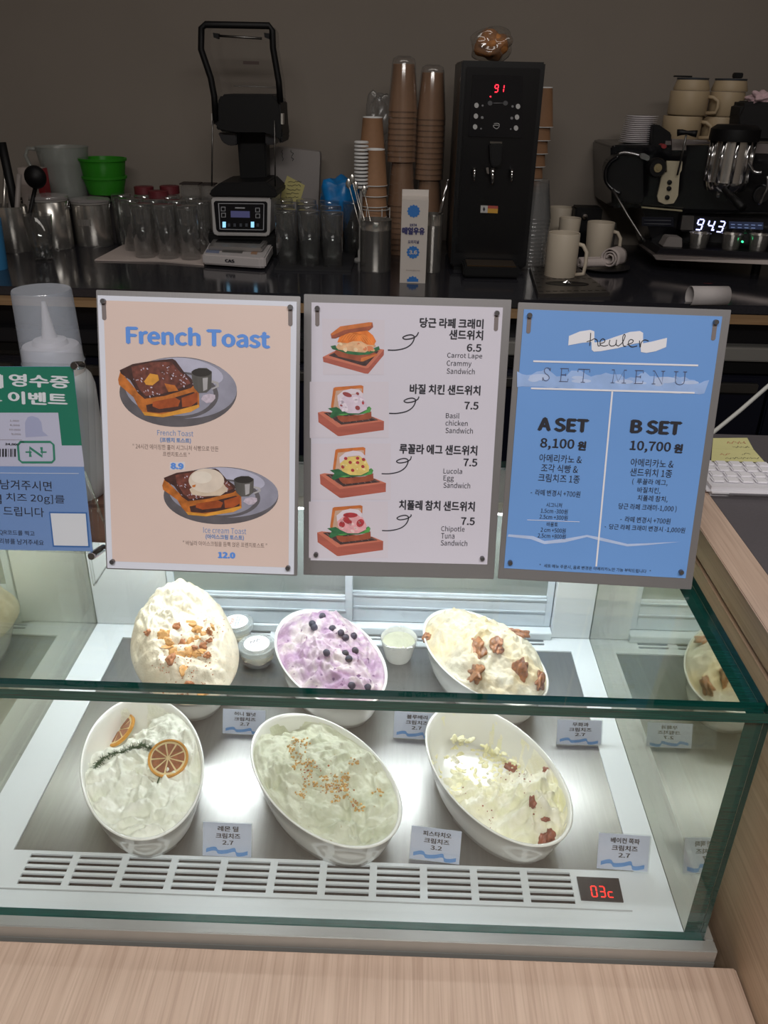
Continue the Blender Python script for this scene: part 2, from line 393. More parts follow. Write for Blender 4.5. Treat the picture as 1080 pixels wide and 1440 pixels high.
# glass panes: clear faces, green polished edges
PANE = glassy('clear_case_glass', (.975, .99, .985, 1), .045)
EDGE = mat('green_glass_edge', c(15, 70, 63), .15, var=.3, vscale=30, stretch=(1, 20, 20), coat=.6)
SIDEP = glassy('side_case_glass', (.80, .86, .80, 1), .20, power=2.2, gcol=(.98, .97, .86, 1))
def pane(name, x0, x1, y0, y1, z0, z1, thin, m):
    bm = bmesh.new(); bbox(bm, x0, x1, y0-.6, y1-.6, z0-.672, z1-.672); bm.normal_update()
    for f in bm.faces: f.material_index = 0 if abs(f.normal[thin]) > .9 else 1
    return fin(name, bm, None, dc, mats=[m, EDGE])
pane('front_pane', xl, xr, .616, .6265, zf+.0005, zt-.0115, 1, PANE)
pane('top_pane', xl, xr-.0001, .632, 1.19, zt-.011, zt, 2, PANE)
pane('top_lip', xl, xr-.0001, .616, .6315, zt-.011, zt, 2, PANE)
pane('side_pane', xr-.018, xr, .627, yb_, zf-.012, zt-.0115, 0, SIDEP)
pane('side_pane', xl-.012, xl-.0002, .627, yb_, zf-.012, zt-.0115, 0, SIDEP)
# rear: fixed panels, sliding doors with windows
dbox('rear_panel', xl, -.388, 1.188, yb_, zf+.0005, zt-.012, WHITE, bev=.001)
dbox('rear_panel', .278, xr-.0185, 1.188, yb_, zf+.0005, zt-.012, WHITE, bev=.001)
dbox('rear_track', -.3875, .2775, 1.18, 1.215, zf+.0005, zf+.014, mat('track_white', c(225, 232, 236), .3), bev=.001)
wg = glassy('sliding_window_glass', (.75, .8, .78, 1), .07, .38, (.62, .68, .66, 1))
for (a, b, y0) in ((-.3865, -.070, 1.185), (-.082, .2765, 1.200)):
    bm = bmesh.new(); z0 = zf+.0148; z1 = zt-.013
    for q in ((a, a+.012, z0, z1), (b-.012, b, z0, z1), (a+.012, b-.012, z0, z0+.062), (a+.012, b-.012, z1-.025, z1)):
        bbox(bm, q[0], q[1], y0-.6, y0-.588, q[2]-.672, q[3]-.672, .001)
    for zz in (z0+.030, z0+.054): bbox(bm, a+.012, b-.012, y0-.602, y0-.6005, zz-.672, zz+.003-.672)
    d = fin('sliding_door', bm, mat('door_frame_white', c(215, 224, 232), .3), dc)
    box('window_pane', a+.012, b-.012, y0-.596, y0-.592, z0+.062-.672, z1-.025-.672, wg, d)
hd = dbox('rear_header', xl+.001, xr-.014, 1.07, 1.184, zt-.03, zt-.012, WHITE, bev=.001)
dbox('light_tube', xl+.04, xr-.05, 1.075, 1.10, zt-.037, zt-.0305, mat('lit_tube', c(255), .5, emit=(.93, .98, 1, 1), estr=6), bev=.002)
# temperature display
dd = [W(*q, z=zf+.002) for q in ((811, 1232.5), (870, 1235), (877, 1268), (817.5, 1265))]
P = [D(q) for q in dd]; n = 4; bm = bmesh.new()
a = [bm.verts.new(p) for p in P]; b = [bm.verts.new(p-Vector((0, 0, .002))) for p in P]; bm.faces.new(a); bm.faces.new(b[::-1])
for i in range(4): bm.faces.new((a[i], b[i], b[(i+1) % 4], a[(i+1) % 4]))
dsp = fin('temperature_display', bm, mat('display_black', c(34, 32, 34), .35), dc)
RED = mat('red_led', c(255, 40, 30), .5, emit=c(255, 45, 35), estr=1.3)
SEG = {'0': 'abcdef', '1': 'bc', '3': 'abgcd', '4': 'fgbc', '9': 'abfgcd', 'c': 'ged', '2': 'abged'}
def seven(ch, x, y, w, h, t, sl=.12):
    """seven-segment strokes of one digit, lower-left corner x, y"""
    pos = {'a': ((0, 1), (1, 1)), 'b': ((1, .5), (1, 1)), 'c': ((1, 0), (1, .5)), 'd': ((0, 0), (1, 0)), 'e': ((0, 0), (0, .5)), 'f': ((0, .5), (0, 1)), 'g': ((0, .5), (1, .5))}
    out = []
    for s in SEG[ch]:
        (x0, y0), (x1, y1) = pos[s]; e = t*.35
        p = Vector((x+x0*w+sl*y0*h, y+y0*h)); q = Vector((x+x1*w+sl*y1*h, y+y1*h)); d = (q-p).normalized(); p += d*e; q -= d*e; nn = Vector((-d.y, d.x))*t/2
        out.append([p+nn, p-nn, q-nn, q+nn])
    return out
o0 = W(833, 1261, z=zf+.0022); ex = Vector((1, .0, 0)); vv = []; ff = []
for k, ch in enumerate('03c'):
    for q in seven(ch, k*.0098, 0, .006, .0145, .0015, .05):
        vv += [D(o0+Vector((p.x, p.y, .0003))) for p in q]; i = len(vv); ff.append((i-4, i-3, i-2, i-1))
mesh('digits', vv, ff, RED, dsp)
# small clear drain cup caught beside the tray
# ================================================================ bowls and cream cheese
def bowl_inner(r):            # inner wall height above the bowl foot at normalised radius
    return .006+.076*min(1, max(0, (r-.60)/.36))**1.0 if r > .60 else .006
KZ = .715
AX, BX = .1335, .0780
def make_bowl():
    A, B = AX, BX
    prof = [(.0, .004), (.72, .004), (.76, .0), (.80, .002), (.86, .022), (.92, .050), (.985, .0845), (.999, .0865), (.985, .088), (.962, .0865), (.94, .078), (.89, .050), (.84, .028), (.77, .013), (.66, .009), (0, .008)]
    v, f = lathe_geo([(r, z*KZ) for r, z in prof], 96)
    # taper: narrow foot
    vv = [(x*A, y*B, z) for x, y, z in v]
    me = bpy.data.meshes.new('oval_bowl'); me.from_pydata(vv, [], f); me.update()
    for p in me.polygons: p.use_smooth = True
    me.materials.append(CERAMIC); return me
BOWLME = make_bowl()
def r_in(z):                  # inner normalised radius at height z
    P_ = [(.55, .008), (.66, .009), (.77, .013), (.84, .028), (.89, .050), (.94, .078), (.962, .0865)]
    if z <= .008: return .55
    for (r0, z0), (r1, z1) in zip(P_, P_[1:]):
        if z <= z1: return r0+(r1-r0)*(z-z0)/(z1-z0)
    return .955+.3*(z-.0865)
def z_in(r):
    P_ = [(0, .008*KZ), (.66, .009*KZ), (.77, .013*KZ), (.84, .028*KZ), (.89, .050*KZ), (.94, .078*KZ), (.962, .0865*KZ), (1.3, .12*KZ)]
    for (r0, z0), (r1, z1) in zip(P_, P_[1:]):
        if r <= r1: return z0+(z1-z0)*(r-r0)/(r1-r0)
    return .2
BOWLS = {}
def creased(x, y, z=0, s=1.0, folds=True):
    """spatula folds: warped ridges over soft lumps"""
    q = Vector((x*s, y*s, z))
    wv = noise.noise_vector(q*14)*.9
    a = noise.noise(Vector((q.x*22+wv.x, q.y*22+wv.y, z+wv.z)))
    rdg = (1-abs(noise.noise(Vector((q.x*34+wv.x*1.6, q.y*22+wv.y*1.6, z+5)))*2.2))
    b = noise.noise(q*95); d = noise.noise(q*210)
    w2 = abs(noise.noise(Vector((q.x*48+wv.y*2.2, q.y*40+wv.x*2.2, z+9))))
    vo = noise.voronoi(Vector((q.x*30+wv.x*1.3+z, q.y*50+wv.y*1.3, z*.3)))[0]
    lump = (vo[1]-vo[0])
    vo2 = noise.voronoi(Vector((q.x*80+wv.y, q.y*62+wv.x, z)))[0]
    return a*.0075+min(lump, .55)*.0085+min(vo2[1]-vo2[0], .4)*.0032+max(0, rdg)**3*.004-.004+b*.0022+d*.0010
def bowl(name, label, cx, cy, ang, cream_label, hfun, cmat, seed, over=0, film=None, amp=1.0, flavour='cream_cheese'):
    o = bpy.data.objects.new('oval_bowl', BOWLME); COL.objects.link(o); o.location = (cx, cy, TZ); o.rotation_euler = (0, 0, math.radians(ang))
    tag(o, label, 'bowl', 'white oval bowls in the glass case')
    A, B = AX, BX; NR, NA = 80, 180
    ca, sa = math.cos(math.radians(ang)), math.sin(math.radians(ang))
    V = [None]*(NR*NA); hid = [False]*(NR*NA)
    for i in range(NR):
        rr = (i+.001)/(NR-1)
        for k in range(NA):
            t = 2*math.pi*k/NA; R = rr*(.955+over); x = R*A*math.cos(t); y = R*B*math.sin(t)
            wx = ca*x-sa*y; wy = sa*x+ca*y           # offsets along the room's axes
            h = hfun(x/A, y/B, wx, wy, rr); h = KZ*min(h, .0865)+max(0, h-.0865)*.9; h += amp*creased(wx, wy, seed)*min(1, (1-rr)*9+.2)
            zi = z_in(R)+.0006
            if over: h = max(h, .086*KZ) if rr > .97 else h; zi = min(zi, .086*KZ)
            if film and rr < .975 and h < zi:
                fl = film(wx, wy); h = zi+fl if fl > 0 else h
            if rr > .985 and not over: h = min(h, zi)
            idx = i*NA+k; hid[idx] = h < zi
            V[idx] = (x, y, max(h, zi-.0012))
    F = []
    for i in range(NR-1):
        for k in range(NA):
            q = (i*NA+k, i*NA+(k+1) % NA, (i+1)*NA+(k+1) % NA, (i+1)*NA+k)
            if all(hid[j] for j in q): continue
            F.append((q[0], q[3], q[2], q[1]))
    if over:                     # skirt that hangs over the rim
        base = (NR-1)*NA; n0 = len(V)
        for k in range(NA):
            x, y, z = V[base+k]; V.append((x*.995, y*.995, .083*KZ))
        for k in range(NA): F.append((base+k, n0+k, n0+(k+1) % NA, base+(k+1) % NA))
    e = mesh(flavour, V, F, cmat, None, True); e.location = (cx, cy, TZ); e.rotation_euler = (0, 0, math.radians(ang))
    tag(e, cream_label, 'cream cheese'); e['kind'] = 'thing'
    bm = bmesh.new(); bm.from_mesh(e.data); bmesh.ops.delete(bm, geom=[v for v in bm.verts if not v.link_faces], context='VERTS'); bmesh.ops.recalc_face_normals(bm, faces=bm.faces); bm.to_mesh(e.data); bm.free()
    for p in e.data.polygons: p.use_smooth = True
    BOWLS[name] = (e, cx, cy, math.radians(ang)); return e
def creammat(name, c1, c2, c3=None, sc1=30, spots=None):
    m = mat(name, c1, .42, sub=.0, bump=.4, bscale=260); nt = m.node_tree; b = nt.nodes['Principled BSDF']; N = nt.nodes.new; L = nt.links
    tc = N('ShaderNodeTexCoord'); n = N('ShaderNodeTexNoise'); n.inputs['Scale'].default_value = sc1; n.inputs['Detail'].default_value = 6; n.inputs['Distortion'].default_value = .8; L.new(tc.outputs['Object'], n.inputs[0])
    r = N('ShaderNodeValToRGB'); r.color_ramp.elements[0].position = .36; r.color_ramp.elements[0].color = c1; r.color_ramp.elements[1].position = .64; r.color_ramp.elements[1].color = c2
    if c3: e = r.color_ramp.elements.new(.5); e.color = c3
    L.new(n.outputs[0], r.inputs[0]); last = r.outputs[0]
    if spots:
        v = N('ShaderNodeTexNoise'); v.inputs['Scale'].default_value = spots[1]; v.inputs['Detail'].default_value = 2; L.new(tc.outputs['Object'], v.inputs[0])
        rr = N('ShaderNodeValToRGB'); rr.color_ramp.elements[0].position = spots[2]; rr.color_ramp.elements[0].color = (0, 0, 0, 1); rr.color_ramp.elements[1].position = spots[2]+.05; rr.color_ramp.elements[1].color = (1, 1, 1, 1)
        L.new(v.outputs[0], rr.inputs[0]); mx = N('ShaderNodeMix'); mx.data_type = 'RGBA'; L.new(rr.outputs[0], mx.inputs[0]); L.new(last, mx.inputs[6]); mx.inputs[7].default_value = spots[0]; last = mx.outputs[2]
    L.new(last, b.inputs['Base Color']); return m
CW = creammat('plain_cream', c(240, 238, 220), c(248, 247, 238))
CHON = creammat('honey_walnut_cream', c(220, 206, 180), c(230, 220, 198), spots=(c(190, 176, 150), 160, .66))
CPUR = creammat('blueberry_cream', c(164, 130, 160), c(206, 192, 192), c(186, 164, 178), 34, spots=(c(112, 76, 112), 95, .65))
CFIG = creammat('fig_cream', c(218, 200, 160), c(222, 216, 194), c(208, 198, 174), 14)
CPIS = creammat('pistachio_cream', c(200, 204, 178), c(222, 224, 202), c(212, 214, 190), 20, spots=(c(188, 178, 140), 150, .70))
CLEM = creammat('lemon_dill_cream', c(232, 234, 218), c(244, 244, 232), spots=(c(150, 168, 120), 190, .74))
CBAC = creammat('bacon_chive_cream', c(240, 238, 206), c(248, 246, 230), c(240, 236, 214), 30, spots=(c(196, 160, 130), 120, .74))
def g(x, y, cx, cy, s): return math.exp(-((x-cx)**2+(y-cy)**2)/(s*s))
# hfun(u, v, wx, wy, rr): wx to the right, wy away from the viewer, metres
bowl('lemon', 'white oval bowl of lemon dill cheese at the grille, two dried lemon slices in it', -.3233, .8038, -68,
     'white lemon dill cream cheese topped with two dried lemon slices and dill',
     lambda u, v, x, y, r: .070+.012*g(x, y, .03, .07, .05)+.010*g(x, y, -.0, -.02, .06)-.062*g(x, y, -.078, .088, .050)-.02*g(x, y, -.03, .115, .03), CLEM, 1.0, amp=1.6, film=lambda x, y: .0016*(noise.noise(Vector((x*45, y*30, 2)))-.15))
bowl('pistachio', 'white oval bowl of pistachio cheese at the middle of the front grille', -.0837, .7914, -51.5,
     'pale green pistachio cream cheese sprinkled with chopped nuts',
     lambda u, v, x, y, r: .080+.018*g(x, y, -.015, .0, .07)-.040*g(x, y, -.07, .11, .03)-.03*g(x, y, .05, .10, .03), CPIS, 2.3, amp=1.6, film=lambda x, y: .0016*(noise.noise(Vector((x*45, y*30, 4)))+.1))
bowl('bacon', 'white oval bowl scraped nearly empty, next to the red temperature display', .1411, .8120, -63.5,
     'mostly scooped-out bacon chive cream cheese left at one end of its bowl',
     lambda u, v, x, y, r: -.004+.092*g(x, y, .050, -.060, .060)+.050*g(x, y, .074, .015, .036)+.03*g(x, y, .015, -.085, .03)+.026*g(x, y, -.01, -.03, .045)+.016*g(x, y, -.04, .01, .03)+.007*noise.noise(Vector((x*60, y*60, 3))), CBAC, 4.1, amp=2.3,
     film=lambda x, y: .0022*(noise.noise(Vector((x*38, y*22, 2)))+.7*noise.noise(Vector((x*140, y*90, 5)))+.12-2.6*g(x, y, -.04, .055, .042)))
bowl('honey', 'white oval bowl heaped high with honey walnut cheese under sliced almonds', -.327, 1.050, -67,
     'tall domed heap of honey walnut cream cheese under sliced almonds',
     lambda u, v, x, y, r: (.086+.064*max(0, 1-r**5)**.8+.030*g(x, y, -.012, .055, .036)-.010*g(x, y, .03, -.07, .05)), CHON, 5.7, amp=1.3, over=.09)
bowl('blueberry', 'white oval bowl of purple blueberry cheese in the rear row', -.0973, 1.0436, -62.2,
     'marbled purple blueberry cream cheese dotted with whole berries',
     lambda u, v, x, y, r: .080+.034*(1-r**2)+.016*g(x, y, .0, .07, .05), CPUR, 7.9, amp=1.3)
bowl('fig', 'white oval bowl of fig cheese in the rear row near the wooden counter', .1450, 1.0590, -60.2,
     'beige fig cream cheese heaped with brown fig quarters',
     lambda u, v, x, y, r: .084+.030*(1-r**3)+.022*g(x, y, .04, .0, .06), CFIG, 9.4, amp=1.3)
BOWLS['honey'][0].location.z += 0
def drop(name, u, v):
    """the spot on that bowl's cream seen at photo position u, v"""
    e, cx, cy, a = BOWLS[name]; inv = Matrix.Translation((cx, cy, TZ)) @ Matrix.Rotation(a, 4, 'Z'); iv = inv.inverted()
    d = (W(u, v, z=.5)-CAM).normalized(); o = iv @ CAM; dl = iv.to_3x3() @ d
    ok, p, n, i = e.ray_cast(o, dl)
    if not ok:
        if name == 'lemon': return W(u, v, z=TZ+.078), Vector((0, 0, 1))
        return None, None
    nn = inv.to_3x3() @ n
    if nn.z < 0: nn = -nn
    return inv @ p, nn
bpy.context.view_layer.update()
def blob(name, r, sz, m, seed, amp=.25, sub=2):
    bm = bmesh.new(); bmesh.ops.create_icosphere(bm, subdivisions=sub, radius=1)
    for vtx in bm.verts:
        k = 1+amp*noise.noise(vtx.co*1.6+Vector((seed, seed*2, 0))); vtx.co = Vector((vtx.co.x*r*sz[0]*k, vtx.co.y*r*sz[1]*k, vtx.co.z*r*sz[2]*k))
    me = bpy.data.meshes.new(name); bm.to_mesh(me); bm.free(); me.materials.append(m)
    for p in me.polygons: p.use_smooth = True
    return me
def put(name, me, P, n, rz=0, lift=0, tilt=True):
    o = bpy.data.objects.new(name, me); COL.objects.link(o)
    q = n.to_track_quat('Z', 'Y') if tilt else Vector((0, 0, 1)).to_track_quat('Z', 'Y')
    o.rotation_euler = (q.to_matrix() @ Matrix.Rotation(rz, 3, 'Z')).to_euler(); o.location = P+n*lift; return o
# blueberries
bb = [blob('blueberry', .0060, (1, 1, .9), mat('blueberry_skin', c(44, 44, 62), .45, var=.3, vscale=60), s, .1) for s in (1, 2)]
C5 = Crop(3.6, 340, 790)
ORD = 'first second third fourth fifth sixth seventh eighth ninth tenth eleventh twelfth thirteenth fourteenth fifteenth sixteenth seventeenth eighteenth nineteenth twentieth'.split()
for k, (X, Y) in enumerate(sorted([(412, 278), (358, 316), (371, 332), (461, 343), (498, 361), (525, 386), (563, 378), (432, 459), (569, 453), (520, 468), (540, 494), (556, 628), (640, 640)], key=lambda q: q[1])):
    P, n = drop('blueberry', *C5.px(X, Y))
    if P is None: continue
    o = put('blueberry', bb[k % 2], P, n, k, .002); tag(o, ORD[k]+' dark blueberry on the purple cheese, counted from the rear rim of its bowl', 'blueberry', 'blueberries on the purple cheese')
# figs
figm = mat('dried_fig', c(148, 96, 54), .35, var=.55, vscale=120, bump=.6, bscale=300, coat=.3)
C6 = Crop(3.857, 560, 790)
FG = [((430, 465), 1.5, (1.5, .9, .5), 'dried fig quarter at the middle of the beige cheese, widest of the brown pieces'), ((540, 455), 2.4, (1.1, .75, .6), 'small curled dried fig piece touching the widest one'),
      ((640, 395), 3.3, (1.4, .65, .5), 'dried fig quarter near the rear crest of the beige cheese'), ((420, 605), 4.4, (1.3, 1.0, .6), 'dried fig quarter just behind the glass front edge on the beige cheese'),
      ((660, 600), 5.2, (.9, 1.6, .5), 'upright dried fig sliver over the steep end of the beige cheese'), ((158, 412), 6.1, (.55, .6, .5), 'tiny fig scrap stuck beside the bowl rim on the beige cheese'), ((770, 645), 7, (1.2, .6, .5), 'dark fig piece tucked under the overhanging end of the beige cheese')]
for (X, Y), s, sz, lab in FG:
    P, n = drop('fig', *C6.px(X, Y))
    if P is None: continue
    tag(put('dried_fig', blob('dried_fig', .0125, (sz[0], sz[1], sz[2]*.8), figm, s, .9, 4), P, n, s*.15-.6 if sz[0] > 1 else 0, .001), lab, 'fig')
# almonds and walnut crumbs on the honey bowl
alm = mat('toasted_almond', c(214, 160, 92), .45, var=.2, vscale=80)
walm = mat('walnut_brown', c(176, 112, 66), .5, var=.3, vscale=90)
C4 = Crop(6, 160, 820)
AL = [((660, 348), 1.9, .75, 0, alm), ((290, 420), 1.1, .9, .4, walm), ((420, 445), 1.5, 1.6, 0, alm), ((520, 375), 1.7, .9, .8, walm), ((460, 500), 1.7, 1, .3, alm), ((440, 540), 1.5, .9, .2, alm), ((705, 395), 1.2, .9, 0, alm), ((765, 435), 1.3, .8, .5, alm),
      ((710, 470), 1.4, .8, .3, alm), ((640, 490), 1.2, .7, .5, alm), ((570, 505), 1.2, .7, .4, walm), ((500, 590), 1.4, 1.2, 0, alm), ((475, 645), 1.6, 1, .2, walm), ((560, 610), 1.2, .9, 0, alm), ((630, 585), 1.3, 1.1, 0, alm), ((690, 595), 1.3, .8, .1, alm),
      ((735, 580), 1.1, .9, .7, alm), ((755, 530), 1, .9, 1, walm), ((680, 545), .8, .6, 0, walm), ((830, 375), 1, .7, .4, alm), ((800, 410), .9, .7, .8, walm), ((590, 730), 1.6, 1.1, .2, alm), ((808, 482), .8, .5, 0, walm), ((570, 975), 1.6, 1, 0, walm), ((750, 920), 1.5, 1.2, .5, alm), ((632, 855), 1.2, .8, 0, walm), ((790, 612), .9, .6, 0, walm)]
names_al = {}
cnt_al = {}
for k, ((X, Y), a, b_, rz, m) in enumerate(sorted(AL, key=lambda q: q[0][1])):
    P, n = drop('honey', *C4.px(X, Y))
    if P is None: continue
    nm = 'almond_slice' if m is alm else 'walnut_piece'
    o = put(nm, blob(nm, .0060, (a, b_, .28 if m is alm else .6), m, k, .9, 3), P, n, rz, .001)
    cnt_al[nm] = cnt_al.get(nm, -1)+1
    tag(o, ORD[cnt_al[nm]]+(' toasted almond slice from the summit of the domed honey cheese' if m is alm else ' brown walnut piece from the summit of the domed honey cheese'), 'nut', 'almond slices on the honey cheese' if m is alm else 'walnut pieces on the honey cheese')
def crumbs(name, bowlname, label, pts, m, r0, spread, cnt, seed, cr):
    """fine crumbs, past counting: one object"""
    rnd = random.Random(seed); bm = bmesh.new(); cnt_ok = 0
    for (X, Y) in pts:
        for _ in range(cnt):
            P, n = drop(bowlname, *cr.px(X+rnd.gauss(0, spread), Y+rnd.gauss(0, spread)))
            if P is None: continue
            r = r0*rnd.uniform(.5, 1.3)
            bmesh.ops.create_icosphere(bm, subdivisions=1, radius=r, matrix=Matrix.Translation(P+n*r*.3) @ Matrix.Diagonal((rnd.uniform(.7, 1.4), rnd.uniform(.7, 1.3), .7, 1)))
    o = fin(name, bm, m, None, True); tag(o, label, 'crumbs', kind='stuff'); return o
crumbs('walnut_crumbs', 'honey', 'scattered fine nut crumbs on the domed honey cheese', [(800, 400), (850, 380), (760, 450), (600, 520), (430, 720), (380, 690), (660, 730), (800, 700), (560, 930), (700, 880), (470, 640), (620, 600), (500, 880), (770, 600)], walm, .0011, 38, 12, 3, C4)
C2 = Crop(3.857, 320, 980)
nutm = mat('chopped_nut_gold', c(206, 164, 96), .5, var=.3, vscale=200)
crumbs('pistachio_crumbs', 'pistachio', 'golden chopped nuts strewn across the pale green cheese', [(375, 240), (350, 265), (410, 255), (345, 305), (385, 310), (370, 370), (420, 360), (455, 360), (440, 410), (480, 470), (420, 480), (405, 525), (600, 440), (640, 430), (620, 480), (590, 500), (600, 550), (650, 540), (700, 580), (715, 605), (690, 350), (815, 520), (540, 500), (520, 450), (580, 470), (640, 490)], nutm, .0017, 14, 11, 5, C2)
crumbs('nut_skins', 'pistachio', 'dark nut skin flecks among the chopped nuts', [(600, 440), (580, 490), (640, 500), (440, 430), (430, 400), (700, 600), (530, 490), (500, 380)], walm, .0012, 26, 7, 9, C2)
C3 = Crop(3.857, 560, 970)
bacm = mat('bacon_bits', c(150, 88, 68), .4, var=.35, vscale=120)
for k, (X, Y, s, lab) in enumerate([(620, 430, 1.9, 'bacon bits cluster on the scooped cheese facing the bare china'), (800, 435, 1.1, 'small bacon bit beside the far rim of the scraped bowl'), (730, 610, 1.3, 'bacon bit in the middle of the scooped cheese lump'), (797, 700, 1.0, 'round bacon bit below the cheese lump of the scraped bowl'), (785, 820, 2.0, 'large bacon bit at the low end of the scraped bowl'), (825, 795, 1.7, 'folded bacon bit beside the large one in the scraped bowl'), (370, 390, .7, 'lone bacon crumb on the bare china of the scraped bowl')]):
    P, n = drop('bacon', *C3.px(X, Y))
    if P is None: continue
    tag(put('bacon_bit', blob('bacon_bit', .0045*s, (1.2, .7, .5), bacm, k*1.7, .9, 3), P, n, k, .001), lab, 'bacon')
crumbs('bacon_crumbs', 'bacon', 'fine bacon crumbs around the scooped cheese', [(600, 470), (640, 450), (450, 350), (360, 530), (740, 640), (700, 500), (440, 690), (510, 740)], bacm, .001, 30, 5, 12, C3)
chv = mat('chive_green', c(90, 120, 70), .5)
smear = creammat('cheese_smear', c(238, 232, 178), c(244, 240, 206), None, 60)
# smears of cheese left on the scraped inner walls
def smears(bowlname, label, spots, seed, m=smear):
    e, cx, cy, a = BOWLS[bowlname]; rnd = random.Random(seed); bm = bmesh.new(); T = Matrix.Translation((cx, cy, TZ)) @ Matrix.Rotation(a, 4, 'Z'); Ti = T.inverted()
    for (u, v, r, cnt) in spots:
        for _ in range(cnt):
            uu, vv_ = u+rnd.gauss(0, r), v+rnd.gauss(0, r*.7)
            z = TZ+.03
            for _i in range(7):
                p = W(uu, vv_, z=z); l = Ti @ p; R = math.hypot(l.x/AX, l.y/BX)
                if R > .95: break
                z = TZ+z_in(R)
            if R > .95: continue
            s = rnd.uniform(.0012, .0034)
            nrm = Vector((l.x/AX**2, l.y/BX**2, 0)).normalized()*(-.8 if R > .6 else 0)+Vector((0, 0, 1)); nrm = T.to_3x3() @ nrm
            mt = Matrix.Translation(p) @ nrm.to_track_quat('Z', 'Y').to_matrix().to_4x4() @ Matrix.Rotation(rnd.random()*6, 4, 'Z') @ Matrix.Diagonal((rnd.uniform(1, 2.2), rnd.uniform(.6, 1.2), .28, 1))
            bmesh.ops.create_icosphere(bm, subdivisions=2, radius=s, matrix=mt)
    o = fin('cheese_smears', bm, m, None, True); tag(o, label, 'cheese smears', kind='stuff'); return o
smears('bacon', 'yellowish cheese smears left on the scraped china', [(650, 1040, 14, 40), (690, 1060, 12, 60), (720, 1070, 16, 80), (650, 1100, 14, 70), (690, 1110, 20, 110), (740, 1050, 12, 50), (640, 1010, 14, 16), (665, 1015, 8, 14), (735, 1030, 10, 22), (615, 1070, 8, 12), (640, 1120, 10, 30), (755, 1060, 8, 20), (630, 1000, 8, 8)], 4)
smears('lemon', 'pale cheese smears on the bare china of the lemon bowl', [(160, 1005, 8, 26), (195, 990, 10, 22), (140, 1030, 9, 16), (210, 1000, 12, 40), (130, 1060, 6, 10)], 6)
smears('pistachio', 'pale cheese smears on the bare china of the pistachio bowl', [(385, 1025, 8, 40), (410, 1012, 10, 30), (500, 1045, 8, 24), (530, 1080, 6, 16)], 8)
# lemon slices
peel = mat('lemon_peel', c(214, 150, 52), .4, var=.15, vscale=90, bump=.5, bscale=500); pulp = mat('dried_lemon_pulp', c(150, 92, 58), .35, var=.35, vscale=150, coat=.4); pith = mat('lemon_pith', c(232, 212, 160), .5, var=.08)
def lemon(u, v, nrm, R, rz, label, lift=0):
    P, n = drop('lemon', u, v)
    r = empty('dried_lemon_slice', (0, 0, 0)); q = Vector(nrm).normalized().to_track_quat('Z', 'Y'); r.rotation_euler = (q.to_matrix() @ Matrix.Rotation(rz, 3, 'Z')).to_euler(); r.location = P+Vector(nrm).normalized()*.002+Vector((0, 0, lift))
    tag(r, label, 'lemon slice')
    lathe('peel', [(R*.88, -.002), (R*.99, -.0022), (R, 0), (R*.985, .0024), (R*.9, .0026), (R*.87, .001), (R*.88, -.002)], peel, r, 40, cap=False)
    lathe('pith', [(0, -.0015), (R*.9, -.0015), (R*.91, .0012), (R*.84, .0016), (0, .0010)], pith, r, 40, cap=False)
    for k in range(9):
        a0 = k*2*math.pi/9+.06; a1 = (k+1)*2*math.pi/9-.06; pts = []
        rr = R*(.80+.03*math.sin(k*5))
        pts = [(R*.1*math.cos((a0+a1)/2), R*.1*math.sin((a0+a1)/2))]+[(rr*math.cos(a0+(a1-a0)*t/5), rr*math.sin(a0+(a1-a0)*t/5)) for t in range(6)]
        vv = [(x, y, .0013) for x, y in pts]+[(x*.96, y*.96, .0021) for x, y in pts]; n_ = len(pts)
        ff = [tuple(range(n_, 2*n_))]+[(i, (i+1) % n_, n_+(i+1) % n_, n_+i) for i in range(n_)]
        mesh('segment', vv, ff, pulp, r)
    return r
lemon(237.5, 1073, (.1, -.42, 1), .0262, .3, 'round dried lemon slice showing its full face near the bowl middle', .007)
lemon(170, 1028, (-.42, -.12, .62), .0262, 1.0, 'dried lemon slice tipped nearly edge-on beside the bare china')
# dill sprig
dm = mat('dill_green', c(52, 84, 48), .6, var=.3, vscale=200)
rnd = random.Random(11); dp = []
for X, Y in smooth_pts([(430, 385), (450, 345), (500, 320), (560, 310), (600, 290), (640, 282), (672, 300)], 5):
    P, n = drop('lemon', X/3.176, 960+Y/3.176)
    if P: dp.append(P+n*.003)
ds = empty('dill_sprig', dp[len(dp)//2], label='dark green dill sprig draped between the two lemon slices', cat='herb')
tube('stem', [p-ds.location for p in dp], .0007, dm, ds, 6)
bm = bmesh.new()
for p in dp:
    for _ in range(16):
        d = Vector((rnd.gauss(0, 1), rnd.gauss(0, 1), rnd.gauss(0, .35))).normalized()*rnd.uniform(.003, .0085); s = d.cross(Vector((0, 0, 1))).normalized()*.0004; b0 = p-ds.location; e = b0+d
        vs = [bm.verts.new(q) for q in (b0-s, b0+s, e+s*.5, e-s*.5)]; bm.faces.new(vs); vs = [bm.verts.new(q) for q in (b0-Vector((0, 0, .0004)), b0+Vector((0, 0, .0004)), e)]; bm.faces.new(vs)
tag(fin('frond', bm, dm, ds), kind='stuff')
P, n = drop('lemon', 223.5, 1098)
if P: tag(put('dill_needle', blob('dill_needle', .0012, (.8, 7, .8), dm, 1, 0), P, n, 0, .001, False), 'single dark dill needle standing off below the round lemon slice', 'herb')
